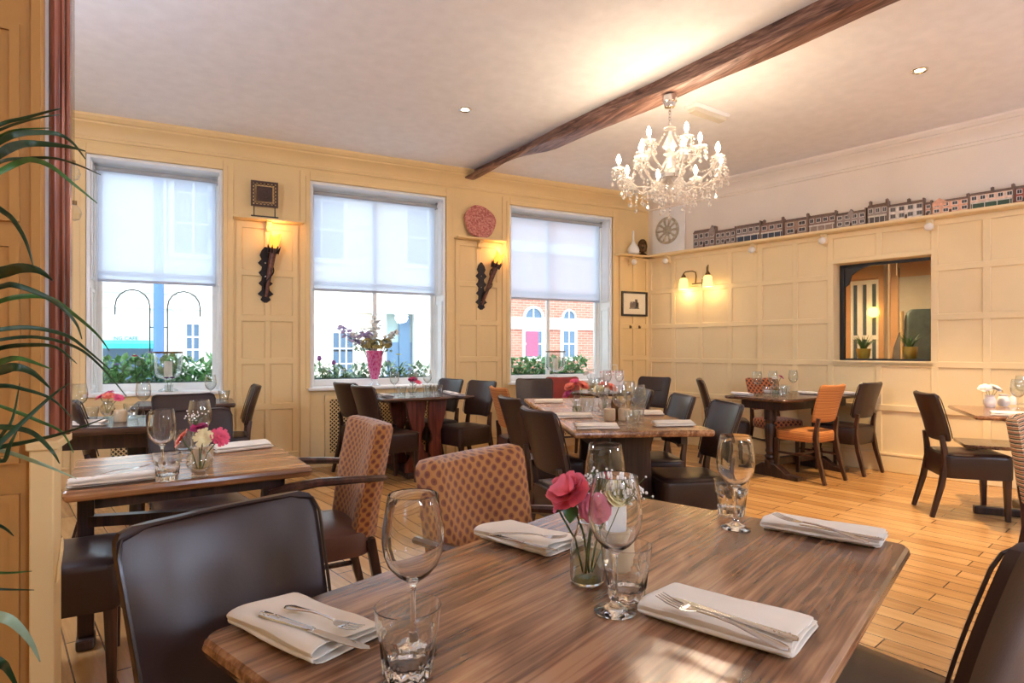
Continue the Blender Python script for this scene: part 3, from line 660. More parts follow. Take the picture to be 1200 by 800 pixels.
for k, (a, b, n, tall) in enumerate(((-0.9, 0.16, 520, 0.27), (1.08, 2.56, 240, 0.17), (3.5, 4.98, 520, 0.24))):
    t = thing('window_box', ['leafy window box with pale blooms outside the left window', 'window box of sparse spring plants outside the middle window', 'leafy window box outside the right window facing brick'][k], 'window box', ((a+b)/2, YB+0.56, WZ0-0.1), 0, 'window boxes')
    hw = (b-a)/2
    m = MB(); m.prism([(-0.10, 0), (0.10, 0), (0.13, 0.19), (0.115, 0.19), (0.1, 0.15), (-0.1, 0.15), (-0.115, 0.19), (-0.13, 0.19)], -hw, hw, 'yz'); m.build('trough', plain('grey_trough', (92, 104, 110), 0.6), t, smooth=0)
    m = MB(); leaf_clump(m, -hw, hw, -0.13, 0.13, 0.15, 0.15+tall, n, 0.09); o = m.build('foliage', M['leaf_box'] if k != 1 else M['leaf_pale'], t, smooth=0); o['kind'] = 'stuff'
    m = MB(); leaf_clump(m, -hw, hw, -0.13, 0.13, 0.15, 0.15+tall, n//3, 0.07); o = m.build('pale_foliage', M['leaf_pale'] if k != 1 else M['leaf'], t, smooth=0); o['kind'] = 'stuff'
def stem_flower(name, label, cat, px, py, d, base_z, kind, r, mt, group=None, leafm='stem'):
    top = PY(px, py, d); t = thing(name, label, cat, (top.x, top.y, base_z), 0, group)
    h = top.z-base_z
    m = MB(); m.tube([(0.02, 0.01, 0), (0.006, 0, h*0.55), (0, 0, h-r*0.3)], 0.005, 6)
    for q in (0.25, 0.45): m.sheet([[Vector((0.0, 0, h*q-0.02))]*2, [Vector((0.03, 0.01, h*(q+0.2))), Vector((0.045, -0.01, h*(q+0.2)))], [Vector((0.06, 0, h*(q+0.32)))]*2])
    m.build('stem', M[leafm], t)
    m = MB(); flower_head(m, Vector((0, 0, h)), r, kind); m.build('bloom', M[mt], t, smooth=50)
    return t
dW = 7.4
stem_flower('tulip', 'purple tulip at the far left of the middle window box', 'flower', 374, 420, 7.33, WZ0+0.02, 'tulip', 0.03, 'purple')
stem_flower('tulip', 'purple tulip beside the dark chair top in the middle window', 'flower', 391, 425, 7.33, WZ0+0.02, 'tulip', 0.03, 'purple')
stem_flower('daffodil', 'yellow daffodil right of the pink vase outside the window', 'flower', 467, 416, 7.35, WZ0+0.02, 'small', 0.045, 'yellow')
for i, (px, py) in enumerate(((120, 426), (137, 428), (158, 418), (166, 421), (176, 414), (380, 432), (386, 436), (402, 434), (455, 424), (459, 432), (480, 434), (488, 438))):
    stem_flower('window_box_flower', 'pale bloom among the leaves of the left window box' if px < 300 else 'pale bloom in the middle window box behind the glass', 'flower', px, py, 7.245, WZ0+0.03, 'carnation', 0.035, ['white_petal', 'lilac', 'pink'][i % 3] if px < 170 else 'white_petal' if i % 2 else 'lilac', 'left window box blooms' if px < 300 else 'middle window box blooms')
m = MB(); m.box(-1.2, 5.4, YB+0.36, YB+0.74, 0.66, 0.748); struct(m.build('trim_9', M['stucco'], smooth=0))

# ------------------------------------------------------------------ fixtures on the walls
def light(kind, name, loc, energy, col, **kw):
    l = bpy.data.lights.new(name, kind); l.energy = energy; l.color = col
    for k, v in kw.items(): setattr(l, k, v)
    o = bpy.data.objects.new(name, l); COL.objects.link(o); o.location = loc; return o
WARM = (1.0, 0.74, 0.44)
M['flame'] = emis('flame_glass', (255, 168, 62), 1.25)
M['shade_glow'] = emis('lit_shade_glass', (255, 214, 128), 1.25)
M['bulb'] = emis('candle_bulb', (255, 230, 196), 160)
def corbel(parent, x, z, mt):
    m = MB(); pr = [(0, z), (-0.10, z), (-0.105, z-0.012), (-0.085, z-0.03), (-0.06, z-0.035), (-0.05, z-0.06), (-0.055, z-0.085), (-0.035, z-0.1), (-0.015, z-0.1), (0, z-0.13)]
    m.prism([(y, q) for y, q in pr], x-0.025, x+0.025, 'yz'); return m.build('shelf_bracket', mt, parent, smooth=30, bevel=0.004)
# pier shelves over the torches
for (x0, x1, lab) in ((0.29, 0.97, 'small cream shelf over the left torch, holding the carved square'), (2.70, 3.36, 'small cream shelf over the right torch, holding the pink stone')):
    t = thing('wall_shelf', lab, 'shelf', ((x0+x1)/2, YB, 2.60), 0)
    m = MB(); m.box(-(x1-x0)/2, (x1-x0)/2, -0.15, 0, 0, 0.022); m.build('shelf_board', M['cream'], t, smooth=0, bevel=0.005)
    corbel(t, 0, 0, M['cream'])
# torches
def torch(px0, py0, lab, lean):
    z0 = 1.76; x = PY(px0, 340, YB).x
    t = thing('torch_wall_light', lab, 'wall light', (x, YB-0.017, z0))
    m = MB(); out = []
    zs = [0.0, 0.03, 0.06, 0.09, 0.13, 0.17, 0.20, 0.23, 0.27, 0.31, 0.34, 0.37, 0.41, 0.45, 0.49, 0.54, 0.58]
    ws = [0.014, 0.05, 0.035, 0.078, 0.04, 0.036, 0.07, 0.042, 0.036, 0.07, 0.042, 0.036, 0.075, 0.04, 0.058, 0.04, 0.01]
    out = [(w, z) for w, z in zip(ws, zs)]+[(-w, z) for w, z in reversed(list(zip(ws, zs)))]
    m.prism(out, -0.012, 0, 'xz'); m.build('back_plate', M['iron'], t, smooth=0, bevel=0.003)
    m = MB()
    for z in (0.09, 0.27, 0.41): m.ball((0, -0.014, z), 0.012, 8, 5)
    m.build('plate_stud', M['chrome'], t)
    b = Vector((0.0, -0.03, 0.06)); e = Vector((lean, -0.085, 0.56))
    m = MB(); m.tube([b, b.lerp(e, 0.3), b.lerp(e, 0.8), e], [0.014, 0.022, 0.032, 0.044], 10); m.build('torch_shaft', plain('rusty_torch_iron', (96, 62, 52), 0.45, metal=0.5, var=0.3, vscale=30, bump=0.4), t)
    m = MB(); dr = (e-b).normalized(); sd = dr.orthogonal().normalized(); fd = dr.cross(sd)
    pth = [b+dr*(0.45*q)+(sd*math.cos(q*9)+fd*math.sin(q*9))*(0.024+0.02*q) for q in [k/16 for k in range(17)]]
    m.tube(pth, 0.007, 6)
    for k in range(7):
        a = 2*PI*k/7; c = e+(sd*math.cos(a)+fd*math.sin(a))*0.045; m.tube([c-dr*0.05, c+(sd*math.cos(a)+fd*math.sin(a))*0.012, c+dr*0.03+(sd*math.cos(a)+fd*math.sin(a))*0.02], [0.014, 0.01, 0.002], 6)
    m.tube([b+Vector((0, 0.02, 0.1)), b.lerp(e, 0.4)], 0.008, 6)
    m.build('thorn_collar', M['iron'], t)
    m = MB(); rg = []
    for q in range(9):
        s = q/8; r = 0.03+0.02*math.sin(min(1, s*1.4)*PI*0.5)
        if s > 0.7: r *= 1.0
        c = e+dr*(-0.01+0.14*s)
        rg.append([c+(sd*math.cos(2*PI*k/18)+fd*math.sin(2*PI*k/18))*r*(1+0.10*math.sin(k*2*PI/6)*s)+dr*(0.03*math.sin(3*2*PI*k/18)*s*s) for k in range(18)])
    m.rings(rg, True, False); m.build('flame_shade', M['flame'], t, smooth=60, solid=0.004)
    p = e+dr*0.09
    l = light('POINT', 'torch_bulb', (0, 0, 0), 1.5, (1.0, 0.56, 0.2), shadow_soft_size=0.02); l.parent = t; l.location = e+dr*0.19; l['kind'] = 'structure'
    return t
torch(311, 340, 'wrought iron torch light beneath the carved square, left pier', 0.07)
torch(563, 340, 'wrought iron torch light beneath the pink stone, right pier', 0.17)
# carved square on its stand
p = PY(310, 255, YB-0.08)
t = thing('carved_square', 'dark fretted square carving on a small stand, left pier shelf', 'ornament', (p.x, YB-0.085, 2.622))
m = MB(); m.box(-0.13, 0.13, -0.035, 0.035, 0, 0.02); 
for sx in (-0.1, 0.1): m.tube([(sx, 0, 0.02), (sx, 0, 0.14)], 0.006, 6)
m.build('stand', M['black'], t, smooth=0)
m = MB(); zc = 0.12
for x0, x1, z0, z1 in ((-0.13, -0.112, 0, 0.26), (0.112, 0.13, 0, 0.26), (-0.112, 0.112, 0, 0.018), (-0.112, 0.112, 0.242, 0.26)): m.box(x0, x1, -0.012, 0.012, zc+z0, zc+z1)
for k in range(7):
    for side in range(4):
        u = -0.105+0.035*k; c = [(u, 0.022), (u, 0.238), (-0.108, 0.13+u), (0.108, 0.13+u)][side]
        m.tube([(c[0]+0.016*math.cos(a), 0, zc+c[1]+0.016*math.sin(a)) for a in [2*PI*i/8 for i in range(9)]], 0.005, 5)
m.box(-0.075, 0.075, -0.01, 0.01, zc+0.055, zc+0.205)
for r in (0.02, 0.045, 0.065): m.tube([(r*math.cos(a), -0.012, zc+0.13+r*math.sin(a)) for a in [2*PI*i/16 for i in range(17)]], 0.006, 5)
m.build('fretwork', plain('dark_carved_wood', (74, 50, 42), 0.5, var=0.2, vscale=40), t, smooth=0)
# pink stone slab
def stone_mat():
    t = NT('pink_granite'); mp = t.coords('Object'); v = t.add('ShaderNodeTexNoise', Scale=55.0, Detail=6.0, Roughness=0.7); t.link(mp, 'Vector', v, 'Vector')
    r = t.ramp([(0.35, (140, 72, 66)), (0.5, (196, 120, 110)), (0.62, (216, 160, 148)), (0.72, (150, 86, 80))]); t.link(v, 'Fac', r, 'Fac'); t.link(r, 'Color', t.b, 'Base Color'); t.b.inputs['Roughness'].default_value = 0.15; return t.m
p = PY(564, 262, YB-0.09); m = MB()
out = [(0.205*math.cos(a)*(1+0.04*math.sin(3*a+1)+0.03*math.sin(5*a)), 0.205+0.205*math.sin(a)*(1+0.03*math.sin(4*a))) for a in [2*PI*k/30 for k in range(30)]]
mnz = min(z for x, z in out)
m.rings([[(x*q+ (0), y, (z-0.205)*q+0.205-mnz) for x, z in out] for y, q in ((-0.028, 0.97), (-0.02, 1.0), (0.018, 0.99), (0.024, 0.95))])
o = m.build('polished_stone_slab', stone_mat(), loc=(p.x, YB-0.075, 2.622)); o.rotation_euler = (R(-8), 0, 0); tag(o, 'round polished pink stone slab leaning on the right pier shelf', 'ornament')
# long corner shelf
t = thing('plate_shelf', 'long cream shelf of model houses on the panelled wall', 'shelf', CORN+Vector((0, 0, 2.56)), RWA)
m = MB(); m.box(0.0, 9.5, -0.16, 0.0, 0.0, 0.022); m.box(0, 9.5, -0.175, -0.155, 0.006, 0.03); m.build('shelf_board', M['pale_cream'], t, smooth=0, bevel=0.004)
for px in (785, 886, 968, 1092): corbel(t, PWn(px, 290, 0)[0], 0, M['pale_cream'])
for px in (785, 886, 968, 1092):
    m = MB(); s = PWn(px, 290, 0)[0]; m.lathe([(0.004, 0), (0.038, 0.004), (0.042, 0.02), (0.03, 0.045), (0.012, 0.055), (0, 0.056)], 14, (s-0.0, -0.085, -0.075), mat=Matrix.Rotation(PI/2, 3, 'X')); m.build('white_rosette', M['white_ceramic'], t)
t = thing('corner_shelf', 'short cream corner shelf under the white bottle vase', 'shelf', (5.06, YB, 2.56), 0)
m = MB(); m.box(0.0, 0.60, -0.16, 0, 0, 0.022); m.build('shelf_board', M['cream'], t, smooth=0, bevel=0.004); corbel(t, 0.28, 0, M['cream'])
m = MB(); m.lathe([(0.004, 0), (0.038, 0.004), (0.042, 0.02), (0.03, 0.045), (0.012, 0.055), (0, 0.056)], 14, (0.28, -0.085, -0.075), mat=Matrix.Rotation(PI/2, 3, 'X')); m.build('white_rosette', M['white_ceramic'], t)
p = PY(742, 297, YB-0.08); m = MB()
m.lathe([(0.04, 0), (0.075, 0.02), (0.085, 0.06), (0.07, 0.11), (0.03, 0.16), (0.014, 0.2), (0.01, 0.33), (0.012, 0.335), (0.007, 0.335), (0, 0.3)], 24)
tag(m.build('bottle_vase', M['white_ceramic'], loc=(p.x, YB-0.085, 2.584)), 'white long necked bottle vase on the corner shelf', 'vase')
t = thing('bronze_bust', 'oval bronze mask ornament in the corner beside the white vase', 'ornament', (5.50, YB-0.09, 2.584), R(-30))
m = MB(); m.lathe([(0.055, 0), (0.06, 0.012), (0.04, 0.03), (0.02, 0.045), (0, 0.045)], 14); m.build('foot', M['bronze'], t)
m = MB(); m.lathe([(0.005, -0.085), (0.06, -0.06), (0.075, 0), (0.06, 0.06), (0.03, 0.085), (0, 0.09)], 18, (0, 0, 0.13), mat=Matrix.Diagonal((0.9, 0.35, 1.15)).to_3x3()); m.ball((0, -0.03, 0.135), 0.035, 10, 8, (0.9, 0.7, 1.3)); m.ball((0, -0.052, 0.125), 0.009, 6, 5); m.build('mask_disc', M['bronze'], t)
t = thing('rosette_roundel', 'pale plaster wheel roundel mounted on a square board in the corner', 'ornament', W(0.34, -0.03, 2.584), RWA)
m = MB(); m.box(-0.25, 0.27, 0.0, 0.02, 0.02, 0.64); m.box(-0.25, 0.27, -0.006, 0.0, 0.0, 0.02); m.build('board', M['white_paint'], t, smooth=0)
m = MB(); zc = 0.33; Rm = Matrix.Rotation(PI/2, 3, 'X'); ms = plain('weathered_plaster', (178, 168, 148), 0.6, var=0.2, vscale=25)
m.tube([(0.17*math.cos(a), -0.012, zc+0.17*math.sin(a)) for a in [2*PI*i/32 for i in range(33)]], 0.018, 8)
for k in range(10):
    a = 2*PI*k/10; m.tube([(0.05*math.cos(a), -0.012, zc+0.05*math.sin(a)), (0.16*math.cos(a), -0.012, zc+0.16*math.sin(a))], [0.01, 0.02], 6)
m.lathe([(0.07, 0), (0.07, 0.012), (0.03, 0.03), (0, 0.032)], 18, (0, 0, zc), mat=Rm); m.build('wheel', ms, t)
m = MB(); m.lathe([(0.165, 0), (0.165, 0.004), (0, 0.004)], 24, (0, 0, zc), mat=Rm); m.build('wheel_ground', M['white_ceramic'], t)
# framed print in the corner
p0 = PY(727, 341, YB); p1 = PY(757, 371, YB); w, h = p1.x-p0.x, p0.z-p1.z
t = thing('framed_print', 'small black framed sketch print hanging in the corner', 'picture', ((p0.x+p1.x)/2, YB-0.018, p1.z))
m = MB(); f = 0.028
for a, b, c, d in ((-w/2, -w/2+f, 0, h), (w/2-f, w/2, 0, h), (-w/2+f, w/2-f, 0, f), (-w/2+f, w/2-f, h-f, h)): m.box(a, b, -0.022, 0, c, d)
m.build('frame', M['black'], t, smooth=0, bevel=0.004)
m = MB(); m.box(-w/2+f, w/2-f, -0.004, 0, f, h-f); m.build('mount', plain('ivory_mount', (236, 226, 200), 0.8), t, smooth=0)
m = MB(); c = h/2
for a, b, q0, q1 in ((-0.07, -0.03, -0.05, 0.0), (-0.03, 0.01, -0.05, 0.03), (0.01, 0.05, -0.06, 0.06), (0.03, 0.07, -0.05, 0.02), (-0.08, 0.08, -0.062, -0.052)): m.box(a*1.1, b*1.1, -0.0055, -0.004, c+q0*1.1, c+q1*1.1)
m.prism([(-0.08, c), (-0.03, c), (-0.055, c+0.04)], -0.0055, -0.004, 'xz'); m.build('sketch', plain('grey_ink', (110, 100, 90), 0.8, var=0.4, vscale=60), t, smooth=0)
for dx in (-0.07, 0.09):
    t = thing('wall_hook', 'small dark hook beneath the framed print', 'hook', ((p0.x+p1.x)/2+dx, YB-0.018, p1.z-0.17), 0, 'hooks under the print')
    m = MB(); m.box(-0.012, 0.012, -0.006, 0.002, 0, 0.04); m.tube([(0, -0.004, 0.01), (0, -0.03, 0.005), (0, -0.034, 0.03)], 0.005, 6); m.build('hook_body', M['bronze'], t)
# double brass wall light
s, z = PWn(829, 332, -0.016); t = thing('double_wall_light', 'brass two arm wall light with pleated glowing shades', 'wall light', W(s, -0.016, z), RWA)
m = MB(); m.lathe([(0.045, 0), (0.045, 0.012), (0.02, 0.03), (0, 0.032)], 16, (0, 0, 0), mat=Rm); m.tube([(0, -0.03, 0), (0, -0.09, 0)], 0.012, 8); m.ball((0, -0.09, 0), 0.02); m.tube([(-0.17, -0.09, 0.0), (0.02, -0.09, 0.0)], 0.008, 6); m.tube([(-0.02, -0.09, -0.06), (-0.02, -0.09, 0.05)], 0.007, 6); m.build('wall_mount', M['brass'], t)
for sg, x1 in ((-1, -0.30), (1, 0.09)):
    m = MB(); zb0 = 0.17
    if sg < 0: m.tube([(-0.12, -0.09, 0), (-0.11, -0.09, 0.1), (-0.12, -0.09, 0.15), (-0.17, -0.09, 0.17), (-0.27, -0.09, 0.17), (-0.30, -0.09, 0.15), (-0.30, -0.09, 0.10)], 0.008, 8)
    else: m.tube([(0.02, -0.09, 0), (0.05, -0.1, 0.1), (0.06, -0.11, 0.2), (0.09, -0.13, 0.22), (0.09, -0.14, 0.12)], 0.008, 8)
    y = -0.09 if sg < 0 else -0.14
    m.lathe([(0.006, 0.06), (0.03, 0.02), (0.034, 0.0), (0, 0)], 14, (x1, y, 0.09)); m.build('arm', M['brass'], t)
    m = MB(); m.lathe([(0.03, 0.0), (0.05, -0.02), (0.062, -0.12), (0.066, -0.15)], 28, (x1, y, 0.09), mod=lambda a, z: 1+0.03*math.cos(14*a))
    m.build('lamp_shade', M['shade_glow'], t, smooth=60)
    l = light('POINT', 'wall_light_bulb', (0, 0, 0), 1.6, (1.0, 0.68, 0.32), shadow_soft_size=0.03); l.parent = t; l.location = (x1, y, -0.11); l['kind'] = 'structure'
# ------------------------------------------------------------------ model houses
hm = {}
def hcol(c): 
    k = 'model_paint_%d_%d_%d' % c; return plain(k, c, 0.55, var=0.12, vscale=40)
M['model_roof'] = plain('model_roof', (118, 98, 88), 0.6, var=0.2, vscale=60)
M['model_stone'] = plain('model_stone', (112, 92, 82), 0.6, var=0.25, vscale=50)
M['model_glass'] = plain('model_window', (60, 58, 62), 0.3)
def model_house(px0, px1, py0, py1, lab, wallc, cols, rows, front=None, gable=None, chim=(), wc=None):
    s0 = PWn(px0, 270, -0.12)[0]; s1 = PWn(px1, 270, -0.12)[0]; zt = PWn((px0+px1)/2, py0, -0.12)[1]; h = max(0.10, zt-2.583); w = s1-s0-0.006
    t = thing('model_house', lab, 'model house', W((s0+s1)/2, -0.085, 2.583), RWA, 'model houses on the plate shelf'); dp = 0.06
    m = MB(); m.box(-w/2, w/2, -dp/2, dp/2, 0, h*0.82); m.box(-w/2-0.002, w/2+0.002, -dp/2-0.006, dp/2, 0, 0.008)
    if gable:
        for g0, g1 in gable: 
            a, b = -w/2+w*g0, -w/2+w*g1; m.prism([(a, h*0.6), (b, h*0.6), (b, h*0.85), ((a+b)/2, h*1.12), (a, h*0.85)], -dp/2-0.008, dp/2, 'xz')
    m.build('wall', hcol(wallc), t, smooth=0, bevel=0.001)
    m = MB(); m.prism([(-dp/2-0.006, h*0.82), (-dp/2-0.006, h*0.85), (0.0, h), (dp/2, h), (dp/2, h*0.82)], -w/2, w/2, 'yz'); m.box(w/2-0.012, w/2+0.002, -dp/2-0.004, dp/2, 0, h*1.06); m.build('roof', M['model_roof'], t, smooth=0)
    for c in chim:
        m = MB(); x = -w/2+w*c; m.box(x-0.012, x+0.012, -0.01, 0.02, h*0.9, h*1.16); m.tube([(x, 0.005, h*1.16), (x, 0.005, h*1.2)], 0.005, 6); m.build('chimney', M['model_stone'], t, smooth=0)
    for r in range(rows):
        for c in range(cols):
            x = -w/2+w*(c+0.5)/cols; z = h*(0.1+0.74*(r+0.25)/rows); ww, hh = w/cols*0.26, h/rows*0.19
            if front and r == 0: continue
            m = MB(); f = 0.004
            m.box(x-ww-f, x+ww+f, -dp/2-0.004, -dp/2+0.001, z-f, z+2*hh+f); o = m.build('window', hcol(wc) if wc else M['white_ceramic'], t, smooth=0)
            m = MB(); m.box(x-ww, x-0.001, -dp/2-0.005, -dp/2-0.003, z, z+2*hh); m.box(x+0.001, x+ww, -dp/2-0.005, -dp/2-0.003, z, z+2*hh); m.build('pane', M['model_glass'], o, smooth=0)
    m = MB(); x = -w/2+w*0.5*(1 if cols % 2 == 0 else 0.66); m.box(x-0.01, x+0.01, -dp/2-0.006, -dp/2, 0.006, h*0.3); m.build('door', hcol((70, 44, 38)), t, smooth=0)
    if front:
        m = MB(); m.box(-w/2+0.01, w/2-0.018, -dp/2-0.007, -dp/2, h*0.06, h*0.34); 
        m.build('shopfront', hcol(front), t, smooth=0)
        m = MB(); m.box(-w/2+0.006, w/2-0.014, -dp/2-0.012, -dp/2, h*0.34, h*0.42); 
        for k in range(4): x = -w/2+0.02+(w-0.05)*k/3; m.box(x-0.003, x+0.003, -dp/2-0.009, -dp/2, h*0.06, h*0.34)
        m.build('shop_fascia', hcol((206, 200, 190)), t, smooth=0)
model_house(812, 838, 268, 290, 'dark arcaded model house, leftmost on the plate shelf', (150, 134, 126), 4, 2, gable=[(0.72, 1.0)])
model_house(838, 862, 268, 290, 'dark arcaded model house, second from the left on the shelf', (150, 134, 126), 4, 2)
model_house(862, 891, 262, 285, 'grey model shop with dark blue front, left of the chimneyed brown one', (146, 132, 130), 4, 2, front=(52, 66, 86))
model_house(891, 918, 259, 282, 'brown model shop with dark blue front and end chimney', (156, 128, 118), 3, 2, front=(56, 66, 84), chim=(0.1, 0.93))
model_house(919, 947, 255, 277, 'brown model house with four white framed windows', (150, 124, 112), 2, 2, chim=(0.94,))
model_house(947, 979.5, 250, 273, 'dark brown model inn with white arched shopfront at its left', (136, 112, 102), 4, 2, front=(150, 130, 120))
model_house(979.5, 1015, 247, 269, 'grey model house with a raised central tower', (150, 138, 134), 4, 2, gable=[(0.40, 0.60)])
model_house(1016, 1041, 238, 262, 'tall grey stone model house with two end chimneys', (150, 138, 132), 3, 2, front=(80, 74, 72), chim=(0.1, 0.9))
model_house(1041, 1083, 236, 258, 'long white model cottage with small dark windows', (222, 214, 208), 4, 2, chim=(0.55,), wc=(170, 160, 156))
model_house(1083.5, 1092, 236, 253, 'narrow pink model cottage between the white one and gabled one', (206, 156, 138), 1, 2)
model_house(1092, 1136, 232, 250, 'salmon pink model house with a white edged front gable', (226, 172, 146), 4, 2, gable=[(0.0, 0.4)], chim=(0.95,))
model_house(1136, 1189, 222, 243, 'long cream model inn with a dark green shopfront', (226, 196, 176), 5, 2, front=(60, 84, 66), chim=(0.5, 0.96))
model_house(1189, 1222, 215, 236, 'red model house at the right edge of the shelf', (160, 84, 70), 3, 2)

# ------------------------------------------------------------------ ceiling lights
for px, py, lab, pw in ((545, 128, 'recessed chrome downlight left of the beam', 60), (1078, 82, 'recessed chrome downlight right of the beam', 420)):
    p = P(px, py, CEIL); t = thing('downlight', lab, 'ceiling light', (p.x, p.y, CEIL), 0, 'recessed downlights')
    m = MB(); m.lathe([(0.035, -0.002), (0.05, -0.012), (0.058, -0.004), (0.058, 0), (0.035, 0)], 24); m.build('bezel', M['chrome'], t)
    m = MB(); m.lathe([(0.034, -0.003), (0, -0.003)], 20); m.build('lamp_lens', emis('downlight_lens', (255, 232, 196), 14), t)
    l = light('SPOT', 'downlight_beam', (0, 0, -0.02), pw, (1.0, 0.70, 0.38), spot_size=R(88), spot_blend=0.8, shadow_soft_size=0.04); l.parent = t; l['kind'] = 'structure'
p = P(829, 133, CEIL-0.03); t = thing('emergency_light', 'white rectangular emergency light on the ceiling behind the chandelier', 'ceiling light', (p.x, p.y, CEIL), R(8))
m = MB(); m.prism([(-0.07, 0), (-0.055, -0.03), (0.055, -0.03), (0.07, 0)], -0.25, 0.25, 'yz'); m.build('base_plate', M['white_paint'], t, smooth=0, bevel=0.006)
m = MB(); m.prism([(-0.05, -0.03), (-0.04, -0.065), (0.04, -0.065), (0.05, -0.03)], -0.22, 0.22, 'yz'); m.build('diffuser', plain('frosted_diffuser', (206, 198, 182), 0.35), t, smooth=0, bevel=0.008)

# chandelier
M['crystal'] = None
def crystal_mat():
    t = NT('cut_crystal'); t.n.remove(t.b)
    g = t.add('ShaderNodeBsdfGlossy'); g.inputs['Roughness'].default_value = 0.05
    tr = t.add('ShaderNodeBsdfTransparent'); tl = t.add('ShaderNodeBsdfTranslucent'); tl.inputs['Color'].default_value = (1, 0.97, 0.93, 1)
    a = t.add('ShaderNodeMixShader'); a.inputs['Fac'].default_value = 0.72; t.link(tr, 'BSDF', a, 1); t.link(tl, 'BSDF', a, 2)
    b = t.add('ShaderNodeMixShader'); b.inputs['Fac'].default_value = 0.28; t.link(a, 'Shader', b, 1); t.link(g, 'BSDF', b, 2)
    t.link(b, 'Shader', t.out, 'Surface'); return t.m
M['crystal'] = crystal_mat()
cp = P(785, 115, CEIL-0.185)
t = thing('chandelier', 'crystal chandelier with lit candle bulbs hanging from the oak beam', 'chandelier', (cp.x, cp.y, CEIL-0.185))
m = MB(); m.lathe([(0.055, 0.015), (0.055, -0.03), (0.045, -0.04), (0.04, -0.07), (0.01, -0.075), (0, -0.075)], 20); m.build('canopy', M['chrome'], t)
m = MB()
for k in range(6): m.tube([(0.012*math.cos(a)*(1 if k % 2 else 0.2), 0.012*math.cos(a)*(0.2 if k % 2 else 1), -0.09-0.024*k+0.016*math.sin(a)) for a in [2*PI*i/8 for i in range(9)]], 0.003, 5)
m.build('chain', M['chrome'], t)
m = MB(); m.lathe([(0.0, -0.22), (0.01, -0.22), (0.045, -0.235), (0.05, -0.245), (0.012, -0.26), (0.012, -0.28), (0.02, -0.3), (0.05, -0.36), (0.055, -0.385), (0.02, -0.40), (0.03, -0.42), (0.05, -0.44), (0.016, -0.46), (0.022, -0.5), (0.045, -0.56), (0.03, -0.60), (0.07, -0.62), (0.075, -0.65), (0.02, -0.68), (0.03, -0.72), (0, -0.76)], 18); m.build('stem', M['crystal'], t)
m = MB(); m.lathe([(0.02, -0.60), (0.08, -0.605), (0.085, -0.63), (0.02, -0.645)], 20); m.build('hub', M['chrome'], t)
def droplet(m, p, n, sz=0.0135):
    z = p.z
    for i in range(n):
        m.lathe([(0.0, sz), (sz*0.8, 0), (0.0, -sz)], 6, (p.x, p.y, z)); z -= sz*2.1
    m.lathe([(0.0, sz*1.8), (sz*0.5, sz*0.6), (sz*1.1, -sz*0.8), (0.0, -sz*2)], 6, (p.x, p.y, z-sz*0.8))
arms = [(2*PI*k/8+0.3, 0.40, -0.56) for k in range(8)]+[(2*PI*k/5+0.75, 0.235, -0.39) for k in range(5)]
for ai, (a, rad, zc) in enumerate(arms):
    ca, sa = math.cos(a), math.sin(a); hub = -0.625 if rad > 0.3 else -0.5
    pt = lambda r, z: Vector((r*ca, r*sa, z))
    m = MB(); m.tube([pt(0.05, hub), pt(rad*0.35, hub-0.07), pt(rad*0.65, hub-0.07 if rad > 0.3 else hub-0.02), pt(rad*0.92, zc-0.06), pt(rad, zc-0.01)], [0.009, 0.009, 0.008, 0.008, 0.01], 8); arm = m.build('arm', M['crystal'], t)
    m = MB(); m.lathe([(0.008, -0.012), (0.035, -0.004), (0.052, 0.012), (0.047, 0.014), (0.03, 0.002), (0.012, 0.0), (0.0, 0.0)], 14, pt(rad, zc), mod=lambda a_, z_: 1+0.06*math.cos(7*a_)); m.build('drip_pan', M['crystal'], arm)
    m = MB(); m.lathe([(0.012, 0), (0.012, 0.05), (0, 0.05)], 10, pt(rad, zc)); m.build('candle_sleeve', M['white_ceramic'], arm)
    m = MB(); m.lathe([(0.007, 0.048), (0.015, 0.065), (0.0175, 0.08), (0.012, 0.1), (0.004, 0.118), (0, 0.122)], 10, pt(rad, zc)); m.build('bulb', M['bulb'], arm)
    m = MB()
    for k in range(8):
        b = 2*PI*k/8; droplet(m, pt(rad, zc-0.004)+Vector((0.05*math.cos(b), 0.05*math.sin(b), -0.01)), 1+((k*2) % 4 if rad > 0.3 else k % 2))
    if rad > 0.3:
        for q in (0.35, 0.5, 0.64, 0.78, 0.9): droplet(m, pt(rad*q, hub-0.08), 4 if q in (0.5, 0.78) else 2)
    m.build('crystal_drops', M['crystal'], arm, smooth=0)['kind'] = 'stuff'
    if rad > 0.3:
        a2 = a+2*PI/8; e0 = pt(rad*0.98, zc-0.02); e1 = Vector((rad*0.98*math.cos(a2), rad*0.98*math.sin(a2), zc-0.02)); m = MB()
        for k in range(1, 11):
            q = k/11; c = e0.lerp(e1, q)-Vector((0, 0, 0.09*4*q*(1-q))); m.lathe([(0, 0.009), (0.009, 0), (0, -0.009)], 6, c)
        m.build('crystal_swag', M['crystal'], arm, smooth=0)['kind'] = 'stuff'
    else:
        e0 = pt(0.05, -0.27); e1 = pt(rad*0.95, zc-0.01); m = MB()
        for k in range(1, 11):
            q = k/11; c = e0.lerp(e1, q)-Vector((0, 0, 0.05*4*q*(1-q))); m.lathe([(0, 0.009), (0.009, 0), (0, -0.009)], 6, c)
        m.build('crystal_swag', M['crystal'], arm, smooth=0)['kind'] = 'stuff'
m = MB()
for k in range(10):
    a = 2*PI*k/10; droplet(m, Vector((0.075*math.cos(a), 0.075*math.sin(a), -0.66)), 4)
droplet(m, Vector((0, 0, -0.77)), 5, 0.014); m.build('centre_drops', M['crystal'], t, smooth=0)['kind'] = 'stuff'
